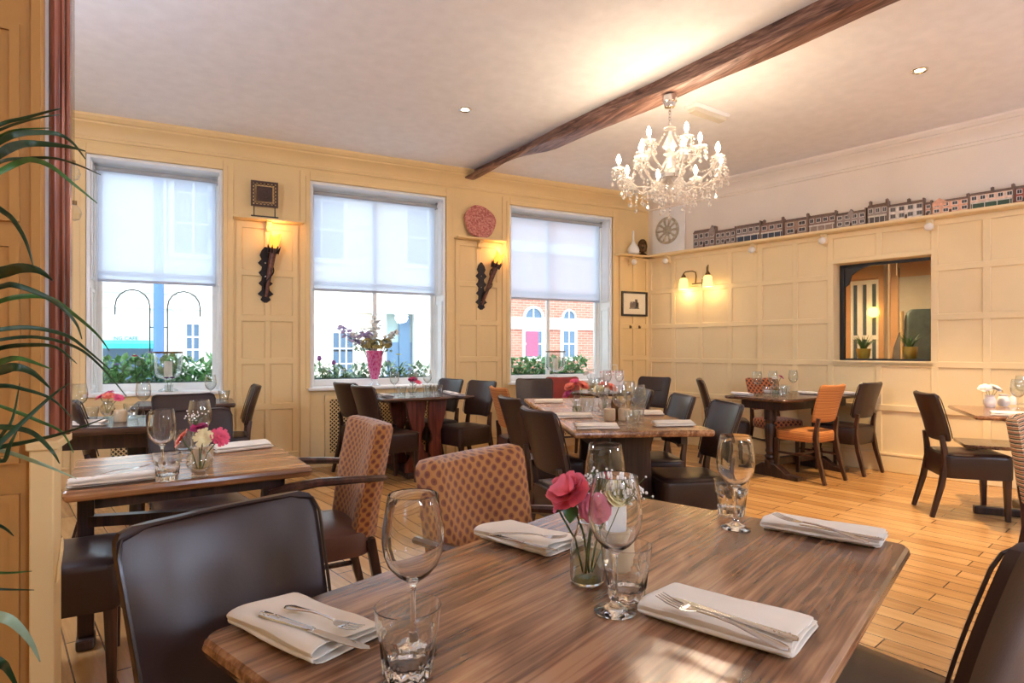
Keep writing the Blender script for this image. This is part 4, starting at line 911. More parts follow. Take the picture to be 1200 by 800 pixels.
# glass baubles by the mahogany post
for px, py0, lab in ((87, 250, 'clear glass teardrop bauble hanging beside the mahogany post, lower one'), (85.5, 203, 'clear glass bauble hanging beside the mahogany post, upper one')):
    p = PD(px, py0, 2.4); t = thing('glass_bauble', lab, 'bauble', (p.x, p.y, p.z), 0, 'hanging glass baubles')
    m = MB(); m.lathe([(0.0, -0.03), (0.018, -0.022), (0.026, 0.0), (0.02, 0.02), (0.008, 0.035), (0, 0.036)], 16); m.build('globe', M['thin'], t)
    m = MB(); m.lathe([(0.009, 0.034), (0.009, 0.05), (0, 0.052)], 10); m.tube([(0, 0, 0.05), (0.0, 0, CEIL-p.z)], 0.0012, 4); m.build('cap_and_wire', M['brass'], t)

# ------------------------------------------------------------------ chairs (built facing +y, origin on the floor under the seat centre)
def back_mb(w0, w1, z0, z1, th, y0, y1, curve, rc=0.035, rows=14, cols=10, ear=0.0):
    m = MB(); rings = []
    zs = [z0+rc*(1-math.cos(PI/2*k/4)) for k in range(5)]
    zs = [z0, z0+0.006, z0+0.02]+[z0+0.02+(z1-z0-0.06)*k/rows for k in range(1, rows)]+[z1-0.04, z1-0.022, z1-0.008, z1]
    for z in zs:
        q = (z-z0)/(z1-z0); hw = (w0+(w1-w0)*q**0.9)/2; ed = 1.0; ins = 0.0
        for e in (z-z0, z1-z):
            if e < rc: ins = max(ins, rc-math.sqrt(max(0, rc*rc-(rc-e)**2)))
            if e < 0.02: ed = min(ed, 0.45+0.55*math.sqrt(max(0, 1-(1-e/0.02)**2)))
        hw -= ins; yc = y0+(y1-y0)*q**1.25; r = []
        t2 = th/2*ed*(1.0-0.15*q)
        for i in range(cols+1):                    # front face, left to right
            u = -1+2*i/cols; ee = min(1.0, (1-abs(u))*hw/0.02); tt = t2*(0.45+0.55*math.sqrt(max(0, 1-(1-ee)**2)))
            r.append((hw*u, yc+curve*u*u+tt, z+ear*u*u*q))
        for i in range(cols+1):
            u = 1-2*i/cols; ee = min(1.0, (1-abs(u))*hw/0.02); tt = t2*(0.45+0.55*math.sqrt(max(0, 1-(1-ee)**2)))
            r.append((hw*u, yc+curve*u*u-tt, z+ear*u*u*q))
        rings.append(r)
    m.rings(rings); return m
def back_edge(w0, w1, z0, z1, th, y0, y1, curve, rc=0.035, off=0.0):
    pts = []
    def pt(u, z):
        q = (z-z0)/(z1-z0); hw = (w0+(w1-w0)*max(0, q)**0.9)/2; return (hw*u, y0+(y1-y0)*max(0, q)**1.25+curve*u*u+off, z)
    for k in range(9): pts.append(pt(-1, z0+0.03+(z1-z0-0.07)*k/8))
    pts.append(pt(-0.95, z1-0.012))
    for k in range(1, 10): pts.append(pt(-0.9+1.8*k/10, z1-0.002))
    pts.append(pt(0.95, z1-0.012))
    for k in range(9): pts.append(pt(1, z1-0.04-(z1-z0-0.07)*k/8))
    return pts
def seat_mb(w0, w1, d, z0, z1, r=0.05, crown=0.012, yc=0.0):
    m = MB(); rg = []
    for z, s in ((z0, 0.97), (z0+0.012, 0.995), (z0+0.5*(z1-z0), 1.0), (z1-0.03, 1.0), (z1-0.012, 0.985), (z1-0.002, 0.94), (z1+crown*0.6, 0.7), (z1+crown, 0.3)):
        rg.append([(x*s*(w0+(w1-w0)*(y/d+0.5))/w1, y*s+yc, z) for x, y in rrect(w1, d, r, 5)])
    m.rings(rg); return m
def leg_part(pts, r, parent, mt):
    m = MB(); m.tube(pts, [q*1.414 for q in r], 4); return m.build('leg', mt, parent, smooth=0, bevel=0.004)
def side_chair(label, backm='leather', seatm='leather', name='dining_chair', style='block', slot=False, group=None):
    t = thing(name, label, 'chair', (0, 0, 0), 0, group)
    lw = M['leg_wood']
    thin = style == 'thin'
    zs0 = 0.385 if thin else 0.305
    seat_mb(0.41, 0.455, 0.45, zs0, 0.488, 0.05 if not thin else 0.12).build('seat', M[seatm], t)
    if not thin:
        m = MB(); m.tube([(x*0.985, y*0.985, 0.476) for x, y in [(a*(0.41+(0.045)*(b/0.45+0.5))/0.455, b) for a, b in rrect(0.46, 0.455, 0.05, 5)]]+[(0.985*0.2275, 0.0, 0.476)], 0.004, 5); m.build('seat_piping', M['piping'], t)
    a = (0.39, 0.432, 0.575, 0.935, 0.05, -0.22, -0.32, 0.038)
    if backm == 'striped': a = (0.44, 0.445, 0.525, 0.935, 0.05, -0.225, -0.28, 0.03)
    back_mb(*a, ear=0.008).build('backrest', M[backm], t)
    if backm == 'leather':
        m = MB(); m.tube(back_edge(0.39, 0.432, 0.575, 0.937, 0.05, -0.22, -0.32, 0.038, off=0.02), 0.004, 5); m.build('back_piping', M['piping'], t)
    if slot:
        m = MB(); m.box(-0.13, 0.09, -0.245, -0.235, 0.775, 0.787); m.build('back_slot', M['black'], t, smooth=0)
    for s in (-1, 1):
        leg_part([(s*0.19, 0.19, 0), (s*0.188, 0.185, zs0+0.01)], [0.015, 0.023], t, lw)
        leg_part([(s*0.19, -0.30, 0), (s*0.182, -0.235, 0.24), (s*0.175, -0.205, 0.42), (s*0.172, -0.212, 0.52), (s*0.168, -0.228, 0.62)], [0.015, 0.019, 0.02, 0.018, 0.015], t, lw)
    if thin:
        m = MB(); 
        for s in (-1, 1): m.tube([(s*0.186, 0.185, 0.25), (s*0.182, -0.235, 0.25)], 0.012, 6)
        m.tube([(-0.185, 0.0, 0.25), (0.185, 0.0, 0.25)], 0.012, 6); m.build('stretcher', lw, t)
    return t
def arm_chair(label, backm='dotted', seatm='leather2', name='armchair', group=None):
    t = thing(name, label, 'armchair', (0, 0, 0), 0, group); lw = M['leg_wood']
    seat_mb(0.44, 0.49, 0.47, 0.375, 0.488, 0.10, 0.02).build('seat', M[seatm], t)
    back_mb(0.42, 0.485, 0.43, 0.935, 0.12, -0.225, -0.31, 0.055, rc=0.045, ear=0.012).build('backrest', M[backm], t)
    for s in (-1, 1):
        leg_part([(s*0.215, 0.20, 0), (s*0.225, 0.20, 0.40)], [0.015, 0.02], t, lw)
        leg_part([(s*0.20, -0.31, 0), (s*0.195, -0.25, 0.24), (s*0.19, -0.215, 0.44)], [0.015, 0.02, 0.02], t, lw)
        m = MB(); pth = [(s*0.235, -0.27, 0.71), (s*0.262, -0.12, 0.722), (s*0.275, 0.03, 0.73), (s*0.272, 0.14, 0.72), (s*0.262, 0.215, 0.70)]
        m.tube(pth, [0.018, 0.022, 0.025, 0.027, 0.024], 8, flat=0.75); m.build('armrest', lw, t)
        m = MB(); m.tube([(s*0.265, 0.15, 0.715), (s*0.262, 0.165, 0.52), (s*0.235, 0.19, 0.36)], [0.017, 0.018, 0.017], 6); m.build('arm_support', lw, t)
    m = MB()
    for s in (-1, 1): m.tube([(s*0.22, 0.20, 0.20), (s*0.205, -0.05, 0.205), (s*0.195, -0.255, 0.21)], 0.013, 6)
    m.tube([(-0.21, 0.02, 0.205), (0, 0.05, 0.205), (0.21, 0.02, 0.205)], 0.013, 6); m.build('stretcher', lw, t)
    return t
first = {}
def place(kind, B, phi, label, group=None, origin=False):
    ph = R(phi); rot = ph-PI/2
    o = Vector((B[0], B[1], 0)) if origin else Vector((B[0]+0.32*math.cos(ph), B[1]+0.32*math.sin(ph), 0))
    if kind not in first:
        mk = {'dark': lambda: side_chair(label), 'slot': lambda: side_chair(label, slot=True), 'orange': lambda: side_chair(label, 'orange_rib', 'orange_rib', style='thin'),
              'lattice': lambda: side_chair(label, 'lattice', 'lattice', style='thin'), 'striped': lambda: side_chair(label, 'striped', 'leather'), 'red': lambda: side_chair(label, 'red_cloth', 'red_cloth', style='thin'),
              'orange_dark': lambda: side_chair(label, 'orange_rib', 'leather2'), 'arm': lambda: arm_chair(label)}[kind]
        t = mk(); first[kind] = t; t.location = o; t.rotation_euler = (0, 0, rot)
        if group: t['group'] = group
    else: t = dup(first[kind], o, rot, label, group)
    return t
G1, G2, G3, G4 = 'brown chairs at the long middle table', 'brown chairs at the pink vase table', 'brown chairs by the left window', 'chairs at the dark table by the side wall'
place('dark', (0.028, 1.470), -64, 'large brown leather chair back at the left front of the nearest table')
place('arm', (0.762, 1.875), -65, 'dotted gold velvet armchair pushed up behind the nearest table')
place('arm', (0.765, 2.88), 183, 'dotted gold velvet armchair facing the left table, seen from its side')
place('dark', (-0.50, 2.90), 4, 'brown leather chair beside the cream dado, only its seat and leg showing', origin=True)
place('dark', (1.450, 0.525), 100, 'brown leather chair at the right front edge of the nearest table, seat under it')
place('striped', (3.66, 1.62), -72, 'chair with a multicoloured striped back at the right edge')
place('dark', (5.30, 2.575), -43, 'brown leather chair facing the right hand table, its legs in a floor shadow', origin=True)
place('dark', (6.06, 4.10), 97, 'brown leather chair at the dark table, right of the orange ribbed chair', G4, origin=True)
place('orange', (5.355, 4.03), 97, 'ribbed orange fabric chair standing at the dark table under the hatch', origin=True)
place('dark', (5.33, 5.02), -42, 'brown leather chair at the left end of the dark table by the panelled wall', G4, origin=True)
place('lattice', (5.84, 4.76), -104, 'lattice woven orange and brown chair behind the dark table', origin=True)
place('dark', (1.67, 3.02), -4, 'nearest brown chair on the left side of the long middle table', G1)
place('dark', (1.93, 3.87), -6, 'second brown chair on the left side of the long middle table', G1)
place('orange_dark', (2.34, 4.90), -6, 'orange topped chair far along the left side of the long middle table')
place('dark', (3.05, 2.815), 158, 'nearest brown chair on the right side of the long middle table', G1)
place('dark', (3.25, 3.43), 158, 'second brown chair on the right side of the long middle table', G1)
place('dark', (3.40, 4.06), 158, 'third brown chair on the right side of the long middle table', G1)
place('slot', (4.98, 5.80), 200, 'brown leather chair with a slotted back in the far right corner')
place('dark', (3.45, 6.15), -116, 'brown chair in front of the right window, left of the red one')
place('red', (3.92, 6.32), -100, 'red upholstered chair in front of the right window')
place('dark', (1.27, 6.27), 20, 'brown chair nearest the wall on the left of the pink vase table', G2)
place('dark', (1.30, 5.66), 14, 'brown chair nearer the camera on the left of the pink vase table', G2)
place('dark', (2.60, 6.50), 196, 'brown chair nearest the wall on the right of the pink vase table', G2)
place('dark', (2.74, 5.95), 198, 'brown chair nearer the camera on the right of the pink vase table', G2)
place('dark', (-0.06, 3.90), -80, 'brown chair behind the left table, its back just above the tabletop', G3)
place('dark', (-0.12, 5.26), -80, 'brown chair behind the left window table, partly behind another chair back', G3)
place('dark', (0.50, 6.22), 180, 'brown chair standing side on against the cream pier by the left window', G3)
place('dark', (-0.75, 4.76), 8, 'brown chair at the left end of the left window table, by the post', G3)

# ------------------------------------------------------------------ tables (top surface at z = 0.8)
TZ = 0.80
def top_mb(w, d, th, r):
    m = MB(); pr = rrect(w, d, r, 6)
    def off(s): return rrect(w-2*s, d-2*s, max(0.004, r-s), 6)
    m.rings([[(x, y, TZ-th) for x, y in off(0.014)], [(x, y, TZ-th+0.006) for x, y in off(0.006)], [(x, y, TZ-th*0.45) for x, y in off(0.0)], [(x, y, TZ-0.006) for x, y in off(0.003)], [(x, y, TZ) for x, y in off(0.010)]]); return m
E1 = Vector((math.cos(R(22.2)), math.sin(R(22.2)), 0)); N1 = Vector((-E1.y, E1.x, 0))
A0 = P(228, 744, TZ); T1L, T1W = 1.345, 0.845
c1 = A0+E1*(T1L/2)-N1*(T1W/2)
t = thing('dining_table', 'nearest large oak dining table with rounded corners, set with glasses and a pink rose', 'table', (c1.x, c1.y, 0), R(22.2))
top_mb(T1L, T1W, 0.036, 0.035).build('tabletop', M['table_oak'], t, smooth=30)
m = MB(); 
for a, b, c, d in ((-0.5, 0.5, -0.28, -0.25), (-0.5, 0.5, 0.25, 0.28), (-0.53, -0.5, -0.28, 0.28), (0.5, 0.53, -0.28, 0.28)): m.box(a, b, c, d, 0.69, 0.764)
m.build('apron', M['dark_frame'], t, smooth=0, bevel=0.003)
for sx in (-0.4, 0.4):
    m = MB(); m.rings([[(x+sx, y, z) for x, y in rrect(a, b, 0.02, 3)] for z, a, b in ((0.06, 0.12, 0.34), (0.3, 0.1, 0.24), (0.55, 0.1, 0.24), (0.69, 0.12, 0.4))]); m.build('pedestal', M['dark_frame'], t)
    m = MB(); m.box(sx-0.05, sx+0.05, -0.34, 0.34, 0, 0.06); m.build('foot', M['dark_frame'], t, smooth=0, bevel=0.015)
m = MB(); m.box(-0.36, 0.36, -0.025, 0.025, 0.2, 0.3); m.build('stretcher', M['dark_frame'], t, smooth=0, bevel=0.004)
# left table
q00, q10, q11, q01 = P(66, 582, TZ), P(361, 546, TZ), P(322, 520, TZ), P(100, 535, TZ)
c2 = (q00+q10+q11+q01)/4; T2A = 5.5
t2 = thing('dining_table', 'square worn oak table at left, set with a vase of pink daisies', 'table', (c2.x, c2.y, 0), R(T2A))
T2W, T2D = 0.83, 0.72
top_mb(T2W, T2D, 0.04, 0.02).build('tabletop', M['table_mid'], t2, smooth=30)
m = MB(); ax, ay = T2W/2-0.09, T2D/2-0.10
for a, b, c, d in ((-ax, ax, -ay, -ay+0.025), (-ax, ax, ay-0.025, ay), (-ax, -ax+0.025, -ay, ay), (ax-0.025, ax, -ay, ay)): m.box(a, b, c, d, 0.71, 0.761)
m.build('apron', M['dark_frame'], t2, smooth=0, bevel=0.003)
for sx, sy in ((-0.375, 0.31), (0.325, 0.06)):
    leg_part([(sx, sy, 0.05), (sx, sy, 0.76)], [0.03, 0.03], t2, M['dark_frame'])
    m = MB(); m.box(sx-0.035, sx+0.035, sy-0.06 if sx < 0 else -0.24, sy+0.06 if sx < 0 else 0.30, 0, 0.05); m.build('foot', M['dark_frame'], t2, smooth=0, bevel=0.012)
m = MB(); m.tube([(-0.36, 0.30, 0.54), (0.31, 0.07, 0.54)], 0.032, 4); m.build('stretcher', M['dark_frame'], t2, smooth=0)
# left window tables
t3 = thing('dining_table', 'dark table near the left window with pink daisies and a beige pot', 'table', (-0.38, 4.78, 0), R(-8))
top_mb(0.80, 0.74, 0.05, 0.015).build('tabletop', M['table_dark'], t3, smooth=30)
m = MB(); m.box(-0.33, 0.33, -0.3, 0.3, 0.66, 0.75); m.build('apron', M['dark_frame'], t3, smooth=0)
m = MB(); m.lathe([(0.05, 0.05), (0.045, 0.3), (0.06, 0.66), (0, 0.66)], 12); m.build('pedestal', M['dark_frame'], t3)
for k in range(2):
    m = MB(); m.box(-0.3, 0.3, -0.04, 0.04, 0, 0.05, Matrix.Rotation(R(90*k), 4, 'Z')); m.build('foot', M['dark_frame'], t3, smooth=0, bevel=0.015)
t3b = thing('dining_table', 'small dark table right under the left window, mostly behind chair backs', 'table', (-0.12, 6.22, 0), 0)
top_mb(0.8, 0.62, 0.04, 0.015).build('tabletop', M['table_dark'], t3b, smooth=30)
for sx in (-0.33, 0.33):
    for sy in (-0.24, 0.24): leg_part([(sx, sy, 0), (sx, sy, 0.765)], [0.025, 0.03], t3b, M['dark_frame'])
# pink vase table with red pedestal
t4 = thing('dining_table', 'dark topped table on a red brown slab pedestal by the middle window', 'table', (2.02, 6.12, 0), R(2))
top_mb(0.98, 0.80, 0.035, 0.015).build('tabletop', M['table_dark'], t4, smooth=30)
for sx in (-1, 1):
    m = MB(); pr = [(0.025, 0.05), (0.22, 0.05), (0.22, 0.12), (0.16, 0.2), (0.15, 0.45), (0.20, 0.62), (0.22, 0.765), (0.025, 0.765), (0.025, 0.50), (0.055, 0.43), (0.06, 0.36), (0.03, 0.3), (0.03, 0.24), (0.055, 0.18), (0.025, 0.12)]
    m.prism([(sx*x, z) for x, z in pr], -0.30, -0.24, 'xz'); m.build('pedestal_slab', M['table_red'], t4, smooth=0, bevel=0.006)
    m = MB(); m.prism([(sx*x, z) for x, z in pr], 0.24, 0.30, 'xz'); m.build('pedestal_slab', M['table_red'], t4, smooth=0, bevel=0.006)
    m = MB(); m.box(sx*0.13-0.1, sx*0.13+0.1, -0.36, 0.36, 0, 0.05); m.build('foot', M['dark_frame'], t4, smooth=0, bevel=0.01)
m = MB(); m.box(-0.03, 0.03, -0.24, 0.24, 0.14, 0.22); m.build('stretcher', M['table_red'], t4, smooth=0)
# long middle table
NL, NR = P(671.5, 506, TZ), P(839, 503, TZ)
ea = Vector((math.cos(R(68.3)), math.sin(R(68.3)), 0)); eb = Vector((ea.y, -ea.x, 0))
T5W, T5L = 0.86, 1.55
def T5(a, b): return NL+ea*a+eb*b
c5 = T5(T5L/2, T5W/2)
t5 = thing('dining_table', 'long oak table in the middle of the room with a broad dark pedestal', 'table', (c5.x, c5.y, 0), R(68.3))
top_mb(T5L, T5W, 0.04, 0.015).build('tabletop', M['table_mid'], t5, smooth=30)
for sx in (-1, 1):
    m = MB(); m.rings([[(sx*0.50+x, y, z) for x, y in rrect(0.07, b, 0.02, 2)] for z, b in ((0.05, 0.40), (0.15, 0.30), (0.45, 0.25), (0.65, 0.23), (0.76, 0.30))]); m.build('pedestal', M['dark_frame'], t5)
    m = MB(); m.box(sx*0.50-0.05, sx*0.50+0.05, -0.33, 0.33, 0, 0.05); m.build('foot', M['dark_frame'], t5, smooth=0, bevel=0.012)
m = MB(); m.box(-0.465, 0.465, -0.02, 0.02, 0.3, 0.42); m.build('stretcher', M['dark_frame'], t5, smooth=0)
m = MB(); 
for sy in (-0.28, 0.28): m.box(-0.66, 0.66, sy-0.02, sy+0.02, 0.70, 0.76)
m.build('apron', M['dark_frame'], t5, smooth=0)
c5b = T5(T5L+0.43, T5W/2-0.02)
t5b = thing('dining_table', 'oak table pushed against the far end of the long middle table', 'table', (c5b.x, c5b.y, 0), R(68.3))
top_mb(0.82, 0.84, 0.04, 0.015).build('tabletop', M['table_mid'], t5b, smooth=30)
for sx in (-0.33, 0.33):
    for sy in (-0.34, 0.34): leg_part([(sx, sy, 0), (sx, sy, 0.765)], [0.028, 0.034], t5b, M['dark_frame'])
m = MB(); m.box(-0.31, 0.31, -0.30, 0.30, 0.69, 0.76); m.build('apron', M['dark_frame'], t5b, smooth=0)
# round table by the right window
t6 = thing('side_table', 'round dark pedestal table in front of the right window', 'table', (4.02, 5.62, 0))
m = MB(); m.lathe([(0.33, TZ-0.03), (0.345, TZ-0.015), (0.335, TZ), (0, TZ)], 36); m.build('tabletop', M['table_dark'], t6)
m = MB(); m.lathe([(0.22, 0), (0.22, 0.02), (0.05, 0.06), (0.035, 0.1), (0.035, 0.7), (0.09, TZ-0.03), (0, TZ-0.03)], 20); m.build('pedestal', M['dark_frame'], t6)
# dark table by the side wall
t7 = thing('dining_table', 'dark refectory table with turned legs beneath the hatch in the panelled wall', 'table', (5.53, 4.29, 0), R(4))
top_mb(1.38, 0.72, 0.03, 0.06).build('tabletop', M['table_dark'], t7, smooth=30)
m = MB(); m.box(-0.55, 0.55, -0.23, 0.23, 0.68, 0.77); m.build('apron', M['dark_frame'], t7, smooth=0, bevel=0.004)
for sx in (-0.40, 0.40):
    m = MB(); pr = [(0.055, 0.08), (0.055, 0.16), (0.04, 0.17), (0.055, 0.19), (0.05, 0.21), (0.036, 0.22), (0.048, 0.25), (0.04, 0.28), (0.05, 0.40), (0.055, 0.48), (0.04, 0.53), (0.05, 0.545), (0.05, 0.56), (0.06, 0.57), (0.06, 0.69), (0, 0.69)]
    m.lathe(pr, 16, (sx, 0, 0)); m.build('turned_leg', M['dark_frame'], t7)
    m = MB(); m.prism([(-0.33, 0), (0.33, 0), (0.33, 0.035), (0.2, 0.05), (0.07, 0.13), (-0.07, 0.13), (-0.2, 0.05), (-0.33, 0.035)], sx-0.045, sx+0.045, 'yz'); m.build('foot', M['dark_frame'], t7, smooth=0, bevel=0.006)
m = MB(); m.box(-0.36, 0.36, -0.03, 0.03, 0.10, 0.17); m.build('stretcher', M['dark_frame'], t7, smooth=0)
# right hand table
K = P(1142, 487, TZ); a8 = R(37); f1 = Vector((math.cos(a8), math.sin(a8), 0)); f2 = Vector((f1.y, -f1.x, 0))
c8 = K+f1*0.47+f2*0.45
t8 = thing('dining_table', 'oak table at the right edge set with white flower pots', 'table', (c8.x, c8.y, 0), a8)
top_mb(0.94, 0.90, 0.03, 0.03).build('tabletop', M['table_oak'], t8, smooth=30)
m = MB(); m.box(-0.2, 0.2, -0.2, 0.2, 0.735, 0.771); m.build('top_plate', M['dark_frame'], t8, smooth=0)
m = MB(); m.lathe([(0.05, 0.06), (0.04, 0.2), (0.045, 0.735), (0, 0.735)], 14); m.build('pedestal', M['dark_frame'], t8)
for k in range(2):
    m = MB(); m.box(-0.36, 0.36, -0.035, 0.035, 0, 0.06, Matrix.Rotation(R(90*k), 4, 'Z')); m.build('foot', M['dark_frame'], t8, smooth=0, bevel=0.01)
ks = PD(1131, 521, 4.72); ksz = ks.z; m = MB(); loc = (Matrix.Rotation(-a8, 3, 'Z') @ (ks-c8)); 
m.rings([[(loc.x+0.22+x, loc.y-0.22+y, z) for x, y in rrect(0.44*s, 0.44*s, 0.02, 3)] for z, s in ((ksz-0.028, 0.97), (ksz-0.018, 1), (ksz, 1))]); m.build('lower_shelf', M['table_oak'], t8)

# ------------------------------------------------------------------ tableware
proto = {}
def put(kind, make, loc, rotz, label, cat, group=None):
    loc = Vector(loc)+Vector((0, 0, 0.0008))
    if kind not in proto:
        o = make(); proto[kind] = o; o.location = loc; o.rotation_euler = (0, 0, rotz); tag(o, label, cat, group); return o
    return dup(proto[kind], loc, rotz, label, group)
def wg_profile(t=0.0012):
    out = [(0.0, 0.0), (0.037, 0.0), (0.0385, 0.002), (0.037, 0.0035), (0.022, 0.008), (0.009, 0.016), (0.0055, 0.03), (0.0042, 0.05), (0.0042, 0.095), (0.006, 0.106), (0.013, 0.113), (0.026, 0.122), (0.039, 0.137), (0.0465, 0.156), (0.049, 0.176), (0.0475, 0.2), (0.0435, 0.225), (0.0395, 0.248)]
    return out+[(0.0387, 0.2492), (0.0378, 0.2483), (0.0418, 0.225), (0.0458, 0.2), (0.0473, 0.176), (0.0449, 0.1565), (0.0375, 0.139), (0.0248, 0.125), (0.011, 0.1165), (0.0, 0.1145)]
def mk_glass(mt, n):
    def f():
        m = MB(); m.lathe(wg_profile(), n); return m.build('wine_glass', M[mt], smooth=50)
    return f
def tumbler_prof():
    return [(0.0, 0.003), (0.028, 0.002), (0.034, 0.0), (0.037, 0.004), (0.0385, 0.02), (0.041, 0.045), (0.0435, 0.062), (0.0455, 0.068), (0.0475, 0.08), (0.049, 0.101), (0.0478, 0.1018), (0.0462, 0.08), (0.044, 0.066), (0.0395, 0.045), (0.036, 0.024), (0.032, 0.0185), (0.0, 0.017)]
def mk_tumbler(mt, n):
    def f():
        m = MB(); m.lathe(tumbler_prof(), n, mod=lambda a, z: 1-(0.10*(abs(math.cos(5*a))**2)*max(0, min(1, (0.066-z)/0.012)) if z > 0.003 else 0)); return m.build('tumbler', M[mt], smooth=40)
    return f
def glass_at(px, py, label, real=False, group=None, z=TZ, loc=None, rz=0.0):
    p = Vector(loc) if loc is not None else P(px, py, z)
    return put('wg_real' if real else 'wg', mk_glass('glass' if real else 'thin', 48 if real else 24), p, rz, label, 'wine glass', group)
def tumbler_at(px, py, label, real=False, group=None, z=TZ, loc=None, rz=0.1):
    p = Vector(loc) if loc is not None else P(px, py, z)
    return put('tb_real' if real else 'tb', mk_tumbler('glass' if real else 'thin', 60 if real else 30), p, rz, label, 'tumbler', group)
def napkin_mesh(L, Wd, big=True, seed=1):
    r = random.Random(seed); m = MB(); path = []
    lay = 3 if big else 2; z = 0.0022; x0, x1 = 0.0, Wd
    ths = 0.0055
    path += [(x0+0.012, z), (x0+(x1-x0)*0.5, z), (x1-0.006, z)]
    for k in range(1, 5): a = -PI/2+PI*k/5; path.append((x1-0.006+0.007*math.cos(a), z+0.006+0.006*math.sin(a)))
    z2 = z+0.0125
    path += [(x1-0.02, z2), (x0+(x1-x0)*0.55, z2+0.001), (x0+0.022, z2+0.001), (x0+0.012, z2)]
    for k in range(1, 6): a = PI/2+0.9*PI*k/5; path.append((x0+0.010+0.009*math.cos(a), z2-0.003+0.0035*math.sin(a)))
    top = [(x0+0.004, z2+0.004), (x0-0.002, z2+0.011), (x0+0.008, z2+0.017), (x0+0.03, z2+0.0165), (x0+(x1-x0)*0.40, z2+0.0125), (x0+(x1-x0)*0.72, z2+0.0075), (x0+(x1-x0)*0.95, z2+0.0045)]
    path += top
    n = 14; g = []
    for i, (x, zz) in enumerate(path):
        row = []
        for k in range(n+1):
            y = L*(k/n-0.5); w_ = 0.0012*math.sin(7*k/n+i*0.6)+0.0008*r.uniform(-1, 1); lean = 0.004*math.sin(2.2*k/n+1)
            up = (i/len(path)); yy = y*(1-0.02*up)+0.003*math.sin(i*1.7)*(1 if k in (0, n) else 0)
            row.append((x+lean*up+w_*0.8-Wd/2, yy, max(0.002, zz+(w_ if i > 8 else 0))))
        g.append(row)
    m.sheet(g); return m
def napkin(corner_pts, label, key, real=True, group=None, L=None, Wd=None, z=TZ):
    # corner_pts: centre pixel, then direction pixel along its length
    c = P(*corner_pts[0], z); d = P(*corner_pts[1], z)-P(*corner_pts[2], z); a = math.atan2(d.y, d.x)
    return napkin_w(c, a, label, key, group, L, Wd)
def napkin_w(c, a, label, key, group=None, L=0.25, Wd=0.11):
    def mk():
        o = napkin_mesh(L, Wd, True, hash(key) % 97 if False else len(key)).build('folded_napkin', M['linen'] if 'white' not in key else M['linen_white'], None, smooth=60, solid=0.0035, sub=1); return o
    return put('nap_'+key, mk, (c.x, c.y, TZ), a-PI/2, label, 'napkin', group)

def mk_fork():
    t = bpy.data.objects.new('fork', None); COL.objects.link(t)
    m = MB(); rg = []
    for y, w, h, z in ((-0.105, 0.003, 0.0015, 0.0), (-0.10, 0.0085, 0.002, 0.0), (-0.09, 0.010, 0.0022, 0.001), (-0.06, 0.007, 0.002, 0.003), (-0.03, 0.0035, 0.002, 0.0055), (0.0, 0.0028, 0.002, 0.0055), (0.03, 0.003, 0.0018, 0.003)):
        rg.append([(w*math.cos(2*PI*k/10), y, z+0.003+h*math.sin(2*PI*k/10)) for k in range(10)])
    m.rings(rg); m.build('handle', M['steel'], t)
    m = MB(); rg = []
    for y, w, z in ((0.028, 0.003, 0.003), (0.038, 0.0095, 0.0005), (0.05, 0.0125, -0.0005), (0.056, 0.0125, 0.0)):
        rg.append([(w*math.cos(2*PI*k/10), y, z+0.0028+0.0009*math.sin(2*PI*k/10)+0.12*(w*math.cos(2*PI*k/10))**2/0.0125) for k in range(10)])
    m.rings(rg)
    for k in range(4):
        x = -0.0105+0.007*k; m.tube([(x, 0.054, 0.0035), (x, 0.075, 0.0045), (x*0.95, 0.095, 0.0085)], [0.0018, 0.0017, 0.0009], 6, flat=0.6)
    m.build('fork_head', M['steel'], t); return t
def mk_knife():
    t = bpy.data.objects.new('table_knife', None); COL.objects.link(t)
    m = MB(); rg = []
    for y, w, h in ((-0.115, 0.004, 0.003), (-0.11, 0.0085, 0.0035), (-0.09, 0.0085, 0.0035), (-0.05, 0.007, 0.0035), (-0.012, 0.0058, 0.003), (-0.006, 0.0072, 0.0035), (0.0, 0.006, 0.0022)):
        rg.append([(w*math.cos(2*PI*k/10), y, 0.0038+h*math.sin(2*PI*k/10)) for k in range(10)])
    m.rings(rg)
    for k in range(6): m.ball((0.004*math.sin(k*1.3), -0.108+0.007*k, 0.0065), 0.0022, 6, 4)
    m.build('handle', M['steel'], t)
    m = MB(); m.prism([(-0.005, 0.0), (0.006, 0.0), (0.0085, 0.03), (0.0095, 0.075), (0.008, 0.1), (0.002, 0.112), (-0.0045, 0.105), (-0.0055, 0.05)], 0.003, 0.0046, 'xy'); m.build('blade', M['steel'], t, smooth=0, bevel=0.0004); return t
def cutlery(kind, p_tip, p_end, zt, ze, label):
    a = P(p_tip[0], p_tip[1], zt); b = P(p_end[0], p_end[1], ze); d = a-b; mid = (a+b)/2
    o = put(kind, mk_fork if kind == 'fork' else mk_knife, mid, math.atan2(d.y, d.x)-PI/2, label, 'fork' if kind == 'fork' else 'knife')
    pitch = math.atan2(a.z-b.z, math.hypot(d.x, d.y)); o.rotation_mode = 'XYZ'; o.rotation_euler = (pitch, 0, math.atan2(d.y, d.x)-PI/2)
    s = math.hypot(d.x, d.y)/(0.2 if kind == 'fork' else 0.227); o.scale = (max(0.75, min(1.2, s)),)*3
    return o
NZ = TZ+0.032
